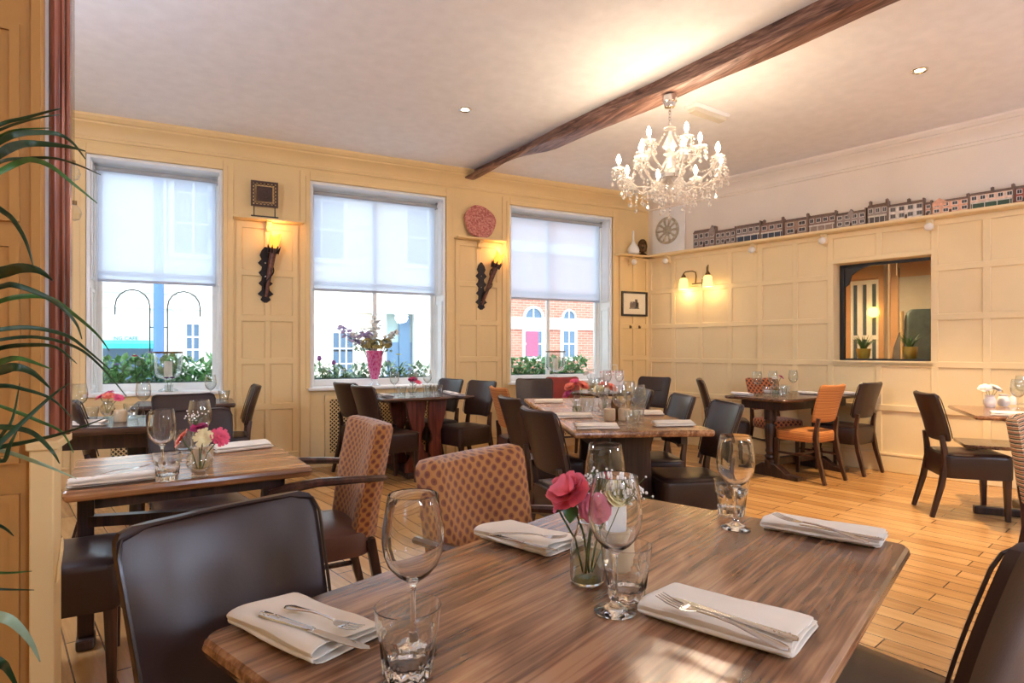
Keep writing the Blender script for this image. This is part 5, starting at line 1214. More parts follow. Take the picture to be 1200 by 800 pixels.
# nearest table
glass_at(484, 763, 'large wine glass behind the tumbler at the left of the nearest table', True)
tumbler_at(478, 790, 'clear tumbler at the bottom edge in front of a wine glass, nearest table', True)
glass_at(721, 717, 'wine glass in front of the rose vase on the nearest table', True)
glass_at(709, 640, 'wine glass behind the pink rose on the nearest table', True)
tumbler_at(734, 700, 'clear tumbler beside the rose vase, behind the wine glass, nearest table', True)
glass_at(862, 619, 'wine glass at the far side of the nearest table, right of the flowers', True)
tumbler_at(857, 603, 'clear tumbler behind the far wine glass on the nearest table', True)
def quadnap(c4, label, key):     # c4: four corner pixels, first two along the rolled long edge
    q = [P(x, y, TZ) for x, y in c4]; c = sum(q, Vector())/4
    u = ((q[1]-q[0])+(q[2]-q[3]))/2; v = ((q[3]-q[0])+(q[2]-q[1]))/2
    L = u.length; Wd = v.length; a = math.atan2(u.y, u.x)
    o = napkin_w(c, a, label, key, None, L*0.98, Wd)
    # rolled edge must face the first side
    xl = Vector((math.cos(a-PI/2), math.sin(a-PI/2), 0))
    if xl.dot(v) < 0: o.rotation_euler = (0, 0, a+PI/2)
    return o
quadnap([(267, 738), (371, 790), (446, 744), (345, 702)], 'folded cream napkin holding knife and fork at the left corner of the nearest table', 'n1a')
cutlery('table_knife', (436, 764), (306, 722), NZ-0.002, NZ, 'silver table knife on the left napkin of the nearest table')
cutlery('fork', (425, 742), (337, 713), NZ+0.006, NZ+0.002, 'silver fork on the left napkin of the nearest table')
quadnap([(549, 631), (660, 660), (666, 636), (603, 616)], 'folded cream napkin left of the rose vase on the nearest table', 'n2bb')
cutlery('fork', (667, 632), (580, 627), NZ+0.012, NZ+0.004, 'silver fork on the napkin left of the rose vase')
cutlery('table_knife', (655, 647), (575, 628), NZ-0.004, NZ, 'silver table knife on the napkin left of the rose vase')
quadnap([(889, 620), (1036, 648), (1041, 628), (905, 608)], 'rolled cream napkin at the far right corner of the nearest table', 'n3ccc')
cutlery('fork', (905, 605), (1015, 636), NZ+0.014, NZ+0.002, 'silver fork lying over the far right rolled napkin')
cutlery('table_knife', (935, 616), (1035, 634), NZ, NZ+0.002, 'silver table knife on the far right rolled napkin')
quadnap([(748, 722), (930, 784), (962, 735), (785, 692)], 'folded cream napkin at the front right of the nearest table', 'n4dddd')
cutlery('fork', (769, 701), (920, 762), NZ+0.012, NZ, 'ornate silver fork on the front right napkin of the nearest table')
cutlery('table_knife', (786, 703), (934, 752), NZ-0.002, NZ+0.002, 'ornate silver knife behind the fork on the front right napkin')

def mk_bottle_vase(mt, n=32):
    def f():
        t = bpy.data.objects.new('glass_vase', None); COL.objects.link(t)
        m = MB(); m.lathe([(0, 0.0), (0.030, 0.0), (0.034, 0.004), (0.035, 0.02), (0.035, 0.065), (0.031, 0.085), (0.022, 0.108), (0.0195, 0.125), (0.0215, 0.128), (0.0225, 0.134), (0.0215, 0.145), (0.0195, 0.1455), (0.018, 0.13), (0.0175, 0.122), (0.02, 0.107), (0.029, 0.084), (0.0328, 0.064), (0.0328, 0.02), (0.031, 0.006), (0, 0.005)], n); m.build('vessel', M[mt], t)
        m = MB(); m.lathe([(0, 0.0055), (0.0305, 0.0062), (0.0325, 0.02), (0.0325, 0.062), (0, 0.062)], n); m.build('water', M['water'], t); return t
    return f
def mk_bulb_vase():
    t = bpy.data.objects.new('glass_vase', None); COL.objects.link(t)
    m = MB(); m.lathe([(0, 0), (0.026, 0), (0.03, 0.003), (0.02, 0.012), (0.03, 0.022), (0.043, 0.04), (0.047, 0.06), (0.042, 0.08), (0.03, 0.095), (0.027, 0.105), (0.033, 0.115), (0.031, 0.115), (0.0255, 0.104), (0.0285, 0.094), (0.04, 0.079), (0.045, 0.06), (0.041, 0.041), (0.028, 0.0245), (0, 0.018)], 28); m.build('vessel', M['thin'], t); return t
M['water'] = thin_glass('vase_water', (232, 238, 228), 0.2)
def mk_pot():
    m = MB(); m.lathe([(0, 0), (0.036, 0), (0.0395, 0.006), (0.04, 0.06), (0.038, 0.074), (0.034, 0.078), (0.032, 0.072), (0.03, 0.06), (0, 0.058)], 24); return m.build('stoneware_pot', M['stoneware'])
def flower(name, label, base, top, kind, r, mt, up=(0, 0, 1), group=None, leaves=(), nst=1):
    t = thing(name, label, 'flower', base, 0, group); v = Vector(top)-Vector(base)
    m = MB(); m.tube([(0, 0, 0), (v.x*0.3, v.y*0.3, v.z*0.5), (v.x*0.8, v.y*0.8, v.z*0.85), v], 0.0022 if r > 0.012 else 0.0015, 6); m.build('stem', M['stem'], t)
    m = MB(); flower_head(m, v, r, kind, Vector(up)); m.build('bloom', M[mt], t, smooth=60)
    if kind == 'rose': m = MB(); m.lathe([(0.1*r, -0.35*r), (0.55*r, -0.1*r), (0.7*r, 0.15*r), (0.5*r, 0.1*r), (0, 0)], 8, v, mat=Vector((0, 0, 1)).rotation_difference(Vector(up)).to_matrix()); m.build('calyx', M['leaf'], t)
    for (off, dr, L) in leaves:
        m = MB(); o = v+Vector(off); d = Vector(dr).normalized(); s = d.cross(Vector((0, 0, 1))).normalized() if abs(d.z) < 0.95 else Vector((1, 0, 0)); g = []
        for k in range(7):
            q = k/6; w = L*0.38*math.sin(PI*min(1, q*0.96+0.04)); c = o+d*(L*q)+Vector((0, 0, -0.15*L*q*q)); g.append([c-s*w+Vector((0, 0, 0.1*w)), c, c+s*w+Vector((0, 0, 0.1*w))])
        m.sheet(g); m.build('leaf', M['leaf'], t, smooth=60, solid=0.0006)
    return t
def gyp(label, base, top, spread, n, group=None):
    t = thing('gypsophila_sprig', label, 'flower', base, 0, group); v = Vector(top)-Vector(base); m = MB(); m2 = MB()
    m.tube([(0, 0, 0), v*0.6, v*0.8], 0.0012, 5)
    for i in range(n):
        q = v+Vector((rnd.gauss(0, spread), rnd.gauss(0, spread), rnd.gauss(0, spread*0.7))); m.tube([v*0.8, (v*0.8).lerp(q, 0.5)+Vector((0, 0, 0.004)), q], 0.0005, 4); m2.ball(q, rnd.uniform(0.0022, 0.0034), 6, 4)
    m.build('stem', M['stem'], t); o = m2.build('blossom', M['white_petal'], t); o['kind'] = 'stuff'
v1 = P(688, 682, TZ); rv = M['glass']
put('vase_real', mk_bottle_vase('glass'), v1, 0, 'clear bottle shaped vase holding the pink rose on the nearest table', 'vase')
cr = RT; right = Vector((RT[0], RT[1], 0)); fwd = Vector((FW[0], FW[1], 0))
def off(b, r_, f_, z_): return Vector(b)+right*r_+fwd*f_+Vector((0, 0, z_))
flower('rose', 'large pink rose in the bottle vase on the nearest table', off(v1, 0.004, 0.0, 0.02), off(v1, -0.033, -0.01, 0.178), 'rose', 0.043, 'rose', off((0, 0, 0), -0.5, -0.45, 0.8), leaves=(((0.0, -0.0, -0.012), off((0, 0, 0), -0.1, -0.5, -0.45), 0.042),))
flower('carnation', 'mauve pink carnation beneath the big rose, nearest table', off(v1, -0.004, -0.005, 0.02), off(v1, 0.012, -0.022, 0.155), 'carnation', 0.034, 'mauve', off((0, 0, 0), 0.1, -0.8, 0.4))
flower('chrysanthemum', 'cream white chrysanthemum beside the roses on the nearest table', off(v1, 0.008, 0.006, 0.02), off(v1, 0.055, -0.005, 0.178), 'carnation', 0.027, 'cream_petal', off((0, 0, 0), 0.4, -0.6, 0.6))
flower('carnation', 'small magenta pink bloom behind the cream one, nearest table', off(v1, 0.0, 0.01, 0.02), off(v1, 0.038, 0.03, 0.198), 'carnation', 0.018, 'pink', (0, 0, 1))
flower('bud', 'tiny pale pink bud low at the left of the vase, nearest table', off(v1, -0.008, 0.006, 0.02), off(v1, -0.06, 0.015, 0.150), 'small', 0.014, 'pink', off((0, 0, 0), -0.8, -0.2, 0.3))
gyp('white gypsophila spray between the roses on the nearest table', off(v1, 0.002, 0.008, 0.02), off(v1, 0.02, 0.010, 0.205), 0.018, 110)
gyp('white gypsophila spray at the right side of the bouquet, nearest table', off(v1, 0.010, 0.0, 0.02), off(v1, 0.078, -0.01, 0.19), 0.019, 120)
put('pot', mk_pot, P(722, 664, TZ), 0, 'beige stoneware pot behind the wine glass on the nearest table', 'pot')
m = MB(); m.rings([[(x, y, z) for x, y in rrect(0.055, 0.003, 0.001, 2)] for z in (0, 0.075)]); pc = P(722, 664, TZ)
o = m.build('white_card', M['white_ceramic'], None, smooth=0, loc=(pc.x, pc.y, TZ+0.058), rotz=-YAW+0.2); tag(o, 'small white card standing in the beige pot on the nearest table', 'card')

# left table
def T2(u, v): a = R(T2A); return Vector((c2.x+math.cos(a)*u-math.sin(a)*v, c2.y+math.sin(a)*u+math.cos(a)*v, TZ))
tumbler_at(196, 563, 'clear tumbler at the front of the left table', True)
glass_at(190, 556, 'wine glass just behind the front tumbler on the left table', True)
glass_at(234, 534, 'wine glass behind the daisies on the left table', False)
tumbler_at(216, 531, 'clear tumbler behind the daisies on the left table', False)
vb = P(234, 559, TZ); put('bulb_vase', mk_bulb_vase, vb, 0, 'rounded glass vase holding daisies on the left table', 'vase')
put('pot', mk_pot, P(233, 548, TZ)+fwd*0.03, 0, 'beige stoneware pot behind the daisy vase on the left table', 'pot')
for lab, r_, f_, z_, kind, rr, mt, up in (('salmon pink daisy at the left of the left table vase', -0.06, -0.01, 0.145, 'daisy', 0.04, 'coral', (-0.7, -0.5, 0.6)), ('cream daisy at the front of the left table vase', 0.03, -0.03, 0.152, 'daisy', 0.037, 'cream_petal', (0.1, -0.9, 0.5)),
        ('bright pink daisy at the right of the left table vase', 0.075, 0.0, 0.15, 'daisy', 0.04, 'pink', (0.7, -0.5, 0.5)), ('deep magenta bloom on top of the left table vase', -0.005, 0.005, 0.178, 'carnation', 0.034, 'magenta', (0, -0.3, 1))):
    flower('daisy' if kind == 'daisy' else 'carnation', lab, off(vb, r_*0.12, f_*0.2, 0.03), off(vb, r_, f_, z_), kind, rr, mt, off((0, 0, 0), up[0], up[1], up[2]))
gyp('gypsophila spray above the flowers on the left table', off(vb, 0.005, 0.004, 0.03), off(vb, -0.02, 0.01, 0.225), 0.018, 30)
a2 = R(T2A)
napkin_w(T2(-0.27, -0.27), a2+PI*1.0+R(3), 'folded cream napkin at the front left of the left table, fork on it', 'tnapA', None, 0.27, 0.11)
napkin_w(T2(0.24, 0.26), a2+R(10), 'rolled cream napkin at the far right of the left table', 'tnapBB', None, 0.26, 0.11)
q = T2(-0.24, -0.27); o = put('fork', mk_fork, (q.x, q.y, NZ+0.004), a2-PI/2+0.12, 'silver fork on the left table napkin', 'fork'); o.rotation_euler = (0.1, 0, a2-PI/2+0.12)

# small bouquets on the far tables
def bouquet(base, vase, lab, blooms, real=False):
    put(vase, mk_bulb_vase if vase == 'bulb_vase' else mk_bottle_vase('thin', 20) if vase == 'vase_thin' else mk_white_pot, base, 0, lab[0], 'vase')
    for i, (r_, f_, z_, kind, rr, mt, lb) in enumerate(blooms):
        flower('carnation' if kind == 'carnation' else 'daisy' if kind == 'daisy' else 'rose', lb, off(base, r_*0.1, f_*0.1, 0.03 if vase != 'white_pot' else 0.03), off(base, r_, f_, z_), kind, rr, mt, off((0, 0, 0), r_*8, -0.4, 0.8))
def mk_white_pot():
    m = MB(); m.lathe([(0, 0), (0.03, 0), (0.042, 0.02), (0.045, 0.05), (0.036, 0.075), (0.03, 0.085), (0.036, 0.1), (0.033, 0.1), (0.027, 0.085), (0, 0.03)], 20); return m.build('white_pot', M['white_ceramic'])
# left window table
b3_ = P(126, 489, TZ)
bouquet(b3_, 'bulb_vase', ('rounded glass vase with pink daisies on the left window table',), ((-0.05, 0, 0.14, 'daisy', 0.04, 'pink', 'pink daisy at the left of the left window table vase'), (0.02, -0.02, 0.15, 'daisy', 0.042, 'coral', 'coral daisy in the middle of the left window table vase'), (0.075, 0, 0.135, 'daisy', 0.04, 'pink', 'pink daisy at the right of the left window table vase'), (-0.01, 0.03, 0.165, 'daisy', 0.036, 'magenta', 'magenta daisy at the back of the left window table vase')))
put('pot', mk_pot, P(141, 494, TZ), 0, 'beige stoneware pot on the left window table', 'pot')
glass_at(93, 494, 'wine glass at the left end of the left window table, by the post')
glass_at(168, 488, 'wine glass on the left window table, right of the beige pot')
tumbler_at(106, 495, 'clear tumbler left of the daisies on the left window table')
tumbler_at(154, 490, 'clear tumbler right of the beige pot on the left window table')
napkin_w(P(104, 498, TZ), R(-25), 'cream napkin at the front edge of the left window table', 'tnapC33', None, 0.2, 0.09)
glass_at(0, 0, 'wine glass on the small table under the left window', loc=(0.08, 6.05, TZ))
tumbler_at(0, 0, 'clear tumbler on the small table under the left window', loc=(0.19, 6.10, TZ))
# pink vase table
vb4 = (2.02, 6.05)
bouquet(Vector((1.93, 5.98, TZ)), 'bulb_vase', ('small glass vase with one magenta bloom on the pink vase table',), ((0.0, 0, 0.16, 'carnation', 0.045, 'magenta', 'magenta bloom in the small glass vase on the pink vase table'), (0.05, 0.02, 0.14, 'daisy', 0.04, 'pink', 'pink daisy beside the magenta bloom on the pink vase table')))
for i, (x, y) in enumerate(((1.80, 5.93), (2.10, 5.95), (2.22, 6.02), (2.16, 6.2))): tumbler_at(0, 0, 'clear tumbler among the glasses on the pink vase table', group='tumblers on the pink vase table', loc=(x, y, TZ))
for i, (x, y) in enumerate(((1.78, 6.12), (2.0, 6.18), (2.2, 6.3))): glass_at(0, 0, 'wine glass among the tumblers on the pink vase table', group='wine glasses on the pink vase table', loc=(x, y, TZ))
for x, y, a, lb in ((1.66, 5.98, 0, 'white napkin at the left side of the pink vase table'), (2.37, 6.05, 0, 'white napkin at the right side of the pink vase table'), (2.34, 5.80, 0.1, 'white napkin at the front right of the pink vase table')):
    napkin_w(Vector((x, y, TZ)), a+PI/2, lb, 'white_nap', None, 0.22, 0.09)
# long middle table
for a, b, ang, lb in ((0.13, 0.17, -22, 'cream napkin at the near left place of the long middle table'), (0.72, 0.15, -20, 'cream napkin at the second left place of the long middle table'), (0.22, 0.68, -18, 'cream napkin at the near right place of the long middle table'), (0.85, 0.70, -24, 'cream napkin at the second right place of the long middle table')):
    napkin_w(T5(a, b), R(ang), lb, 'tnapD', None, 0.26, 0.10)
q = T5(T5L+0.35, 0.16); napkin_w(q, R(-22), 'cream napkin at the left of the far pushed up table', 'tnapD', None, 0.26, 0.10)
cc = [(0.20, 0.40, 'nearest tumbler on the long middle table, between the napkins')]
tumbler_at(0, 0, cc[0][2], loc=T5(0.16, 0.40))
glass_at(0, 0, 'wine glass on the long middle table, left one behind the nearest tumbler', loc=T5(0.30, 0.36)); glass_at(0, 0, 'wine glass on the long middle table, right one behind the nearest tumbler', loc=T5(0.36, 0.50))
put('pot', mk_pot, T5(0.55, 0.36), 0, 'left beige pot in the middle of the long middle table', 'pot'); put('pot', mk_pot, T5(0.55, 0.46), 0, 'right beige pot in the middle of the long middle table', 'pot')
bouquet(T5(0.86, 0.20), 'vase_thin', ('bottle vase with coral and pink blooms on the long middle table',), ((-0.05, 0, 0.2, 'carnation', 0.045, 'coral', 'coral bloom at the left of the bottle vase, long middle table'), (0.04, -0.01, 0.21, 'carnation', 0.048, 'coral', 'coral bloom at the right of the bottle vase, long middle table'), (-0.01, 0.03, 0.23, 'carnation', 0.042, 'pink', 'pink bloom on top of the bottle vase, long middle table'), (-0.07, -0.02, 0.155, 'daisy', 0.04, 'magenta', 'magenta daisy low on the bottle vase, long middle table')))
bouquet(T5(1.05, 0.45), 'bulb_vase', ('rounded vase of orange and cream blooms on the long middle table',), ((-0.04, 0, 0.17, 'carnation', 0.045, 'cream_petal', 'cream bloom at the left of the rounded vase, long middle table'), (0.05, 0, 0.18, 'carnation', 0.048, 'coral', 'orange coral bloom at the right of the rounded vase, long middle table'), (0.0, 0.03, 0.2, 'carnation', 0.042, 'coral', 'orange coral bloom on top of the rounded vase, long middle table')))
m = MB(); m.lathe([(0, 0), (0.035, 0), (0.037, 0.03), (0.03, 0.06), (0.033, 0.1), (0.026, 0.13), (0.01, 0.14), (0.012, 0.15), (0, 0.155)], 18); qp = T5(0.66, 0.43)
tag(m.build('pepper_mill', M['bronze'], loc=qp), 'squat bronze pepper mill on the long middle table', 'pepper mill')
for a, b in ((0.95, 0.30), (1.15, 0.34), (1.25, 0.55), (0.85, 0.52), (0.62, 0.58)): tumbler_at(0, 0, 'clear tumbler in the cluster along the long middle table', group='tumblers along the long middle table', loc=T5(a, b))
for a, b in ((0.90, 0.40), (1.22, 0.42), (1.35, 0.48), (0.78, 0.56)): glass_at(0, 0, 'wine glass in the cluster along the long middle table', group='wine glasses along the long middle table', loc=T5(a, b))
# round table by the right window
bouquet(Vector((3.92, 5.68, TZ)), 'vase_thin', ('slim vase with white sprig on the round window table',), ((0.0, 0, 0.24, 'daisy', 0.045, 'white_petal', 'white bloom in the slim vase on the round window table'), (-0.05, 0, 0.2, 'daisy', 0.04, 'white_petal', 'small white bloom low in the slim vase, round window table')))
def polka():
    t = NT('polka_card'); mp = t.coords('Object', (28, 28, 28)); v = t.add('ShaderNodeTexVoronoi', Scale=1.0, Randomness=0.3); t.link(mp, 'Vector', v, 'Vector')
    r = t.ramp([(0.0, (214, 120, 130)), (0.3, (224, 160, 164)), (0.36, (246, 238, 236)), (1, (246, 238, 236))]); t.link(v, 'Distance', r, 'Fac'); t.link(r, 'Color', t.b, 'Base Color'); return t.m
t = thing('gift_bag', 'white spotted paper bag with handles on the round window table', 'bag', (4.17, 5.62, TZ), -YAW)
m = MB(); m.rings([[(x, y, z) for x, y in rrect(w_, d_, 0.01, 2)] for z, w_, d_ in ((0, 0.24, 0.1), (0.12, 0.25, 0.1), (0.23, 0.27, 0.06))]); m.build('bag_body', polka(), t)
m = MB(); m.tube([(-0.06, -0.03, 0.22), (-0.05, -0.03, 0.3), (0.05, -0.03, 0.3), (0.06, -0.03, 0.22)], 0.005, 6); m.build('handle', M['white_ceramic'], t)
for x, y in ((4.12, 5.42), (3.98, 5.45)): glass_at(0, 0, 'wine glass on the round window table beside the bag', group='wine glasses on the round window table', loc=(x, y, TZ))
# dark table by the side wall
def T7(u, v): a = R(4); return Vector((5.53+math.cos(a)*u-math.sin(a)*v, 4.29+math.sin(a)*u+math.cos(a)*v, TZ))
for px, py, lb in ((868, 462.5, 'white napkin at the left end of the dark wall table'), (908, 460.5, 'white napkin second from the left on the dark wall table'), (950, 462, 'white napkin behind the ribbed chair back on the dark wall table'), (1000, 462.0, 'white napkin at the right end of the dark wall table')):
    p = P(px, py, TZ); p = T7(max(-0.52, min(0.54, (p-T7(0, 0)).x)), max(-0.26, min(0.26, (p-T7(0, 0)).y))); napkin_w(p, R(94), lb, 'white_nap', None, 0.22, 0.09)
glass_at(0, 0, 'wine glass at the left end of the dark wall table', loc=T7(-0.44, 0.12)); tumbler_at(0, 0, 'clear tumbler at the left end of the dark wall table', loc=T7(-0.42, 0.02))
glass_at(0, 0, 'wine glass in the middle of the dark wall table', loc=T7(-0.16, 0.14)); tumbler_at(0, 0, 'left clear tumbler in the middle of the dark wall table', loc=T7(-0.20, 0.0)); tumbler_at(0, 0, 'right clear tumbler in the middle of the dark wall table', loc=T7(-0.06, 0.06))
glass_at(0, 0, 'wine glass at the right half of the dark wall table', loc=T7(0.22, 0.16))
bouquet(T7(-0.09, 0.16), 'vase_thin', ('slim vase with pale blooms on the dark wall table',), ((-0.01, 0, 0.17, 'carnation', 0.035, 'white_petal', 'white bloom at the left of the vase, dark wall table'), (0.06, 0, 0.18, 'daisy', 0.036, 'magenta', 'dark plum bloom at the right of the vase, dark wall table')))
# right hand table
b8 = P(1160, 477, TZ)
bouquet(b8, 'white_pot', ('white pot with white blooms on the right hand table',), ((-0.04, 0, 0.15, 'carnation', 0.05, 'white_petal', 'white bloom at the left of the pot, right hand table'), (0.03, -0.01, 0.15, 'carnation', 0.05, 'white_petal', 'white bloom at the front of the pot, right hand table'), (0.08, 0.02, 0.14, 'carnation', 0.045, 'cream_petal', 'cream bloom at the right of the pot, right hand table'), (0.02, 0.04, 0.16, 'daisy', 0.035, 'lilac', 'lilac bloom at the back of the pot, right hand table')))
put('white_pot', mk_white_pot, P(1176, 476, TZ), 0, 'empty white pot right of the flower pot on the right hand table', 'pot')
m = MB(); m.lathe([(0, 0), (0.024, 0), (0.026, 0.02), (0.022, 0.06), (0.011, 0.075), (0.012, 0.095), (0, 0.097)], 16); tag(m.build('salt_shaker', M['white_ceramic'], loc=P(1187, 474, TZ)), 'small white bottle shaped shaker on the right hand table', 'shaker')
glass_at(1193, 483, 'wine glass at the right edge of the photo, front one on the right hand table'); glass_at(1197, 474, 'wine glass at the right edge of the photo, back one on the right hand table')
p8 = K+f2*0.24+f1*0.09; napkin_w(p8, a8-PI/2, 'cream napkin along the near edge of the right hand table', 'tnapD', None, 0.26, 0.10)

# sill ornaments: tall pink vase, hurricane lamps
def pinkg():
    t = NT('pink_art_glass'); mp = t.coords('Object', (1, 1, 0.5)); n = t.add('ShaderNodeTexVoronoi', Scale=55.0); t.link(mp, 'Vector', n, 'Vector')
    r = t.ramp([(0.0, (170, 30, 96)), (0.25, (232, 70, 150)), (0.6, (248, 150, 196))]); t.link(n, 'Distance', r, 'Fac'); t.link(r, 'Color', t.b, 'Base Color'); t.b.inputs['Roughness'].default_value = 0.1; t.b.inputs['Transmission Weight'].default_value = 0.35; return t.m
vs = PY(439, 452, YB+0.10); SZ = WZ0+0.012
t = thing('tall_vase', 'tall pink art glass vase on the middle window sill', 'vase', (vs.x, YB+0.10, SZ))
m = MB(); m.lathe([(0.0, 0.0), (0.062, 0.0), (0.07, 0.012), (0.045, 0.025), (0.03, 0.045), (0.04, 0.075), (0, 0.08)], 24); m.build('clear_foot', M['thin'], t)
m = MB(); m.lathe([(0.0, 0.07), (0.04, 0.075), (0.065, 0.16), (0.085, 0.28), (0.095, 0.40), (0.09, 0.40), (0.08, 0.28), (0.05, 0.12), (0, 0.1)], 28); m.build('pink_body', pinkg(), t)
vb = Vector((vs.x, YB+0.10, SZ))
for i, (r_, f_, z_, rr, mt, lb) in enumerate(((-0.06, -0.03, 0.47, 0.085, 'olive_petal', 'olive dried hydrangea at the left of the tall pink vase'), (0.04, -0.05, 0.46, 0.085, 'olive_petal', 'olive dried hydrangea at the front of the tall pink vase'), (0.12, 0.0, 0.47, 0.08, 'olive_petal', 'olive dried hydrangea at the right of the tall pink vase'))):
    t = thing('hydrangea', lb, 'flower', off(vb, 0.01*i-0.01, 0, 0.12)); v = off((0, 0, 0), r_, f_, z_-0.12)
    m = MB(); m.tube([(0, 0, 0), v*0.8, v], 0.005, 6); m.build('stem', M['stem'], t)
    m = MB()
    for k in range(46):
        a = rnd.uniform(0, 6.28); e = rnd.uniform(-0.5, 1.5); d_ = Vector((math.cos(a)*math.cos(e), math.sin(a)*math.cos(e), math.sin(e))); flower_head(m, v+d_*rr*0.75, 0.022, 'small', d_)
    m.build('flower_cluster', M[mt], t)
for i, (r_, z_, mt, lb) in enumerate(((-0.42, 0.66, 'lilac', 'long lilac spray leaning far left from the tall pink vase'), (-0.28, 0.60, 'white_petal', 'white spray leaning left from the tall pink vase'), (-0.16, 0.66, 'lilac', 'upright lilac spray over the tall pink vase'), (0.0, 0.78, 'white_petal', 'tallest white spray rising from the tall pink vase'), (0.24, 0.62, 'white_petal', 'white spray leaning right from the tall pink vase'), (-0.1, 0.56, 'white_petal', 'short white spray just above the olive hydrangea'))):
    t = thing('flower_spray', lb, 'flower', off(vb, 0.004*i-0.012, 0.01, 0.12)); v = off((0, 0, 0), r_, 0.02*(i % 3)-0.02, z_-0.12)
    m = MB(); m.tube([(0, 0, 0), Vector((v.x*0.3, v.y*0.3, v.z*0.6)), v], 0.004, 6); m.build('stem', M['stem'], t)
    m = MB(); m2 = MB()
    for k in range(26):
        q = 0.58+0.4*rnd.random(); c = Vector((v.x*q**2, v.y*q**2, v.z*min(1, 0.2+0.8*q)))+Vector((rnd.gauss(0, 0.03), rnd.gauss(0, 0.025), rnd.gauss(0, 0.02))); flower_head(m, c, 0.031, 'small', Vector((rnd.uniform(-1, 1), rnd.uniform(-1, 1), 1)))
    m.build('blossoms', M[mt], t)
    leaf_clump(m2, v.x*0.5-0.05, v.x*0.5+0.05, v.y-0.03, v.y+0.03, v.z*0.5, v.z*0.85, 10, 0.06); m2.build('leaves', M['leaf_pale'], t, smooth=0)
def hurricane(px, lab, s=1.0):
    p = PY(px, 455, YB+0.12); t = thing('hurricane_lamp', lab, 'candle holder', (p.x, YB+0.12, SZ), 0)
    m = MB(); m.lathe([(0, 0), (0.085*s, 0), (0.09*s, 0.01), (0.04*s, 0.03), (0.018*s, 0.06), (0.03*s, 0.085), (0.03*s, 0.1), (0.02*s, 0.11), (0.10*s, 0.14), (0.125*s, 0.18), (0.13*s, 0.38), (0.127*s, 0.38), (0.122*s, 0.18), (0.09*s, 0.146), (0, 0.13)], 28); m.build('glass_bowl', M['thin'], t)
    m = MB(); m.lathe([(0.126*s, 0.375), (0.132*s, 0.378), (0.132*s, 0.392), (0.126*s, 0.392)], 28, mod=None); m.build('rim_band', M['bronze'], t)
    m = MB(); m.lathe([(0, 0.135), (0.038*s, 0.135), (0.038*s, 0.29), (0.034*s, 0.295), (0, 0.29)], 16); m.tube([(0, 0, 0.29), (0.002, 0, 0.31)], 0.002, 5); m.build('candle', plain('ivory_wax', (238, 230, 214), 0.5), t)
hurricane(197, 'glass hurricane candle holder on the left window sill'); hurricane(651, 'glass hurricane candle holder on the right window sill')
for i, (px, mt) in enumerate(((181, 'lilac'), (199, 'purple'))):
    p = PY(px, 452, YB+0.02); pass
t = thing('sill_vase', 'small glass of purple blooms on the left window sill', 'vase', (PY(198, 455, YB-0.0).x, YB-0.01, SZ)); 
m = MB(); m.lathe([(0, 0), (0.035, 0), (0.038, 0.07), (0.036, 0.07), (0.033, 0.006), (0, 0.005)], 18); m.build('vessel', M['thin'], t)
for dx, lb in ((-0.02, 'purple bloom at the left in the small sill glass'), (0.03, 'purple bloom at the right in the small sill glass')):
    flower('carnation', lb, (t.location.x+dx*0.3, YB-0.01, SZ+0.01), (t.location.x+dx, YB-0.01, SZ+0.13), 'carnation', 0.03, 'purple')

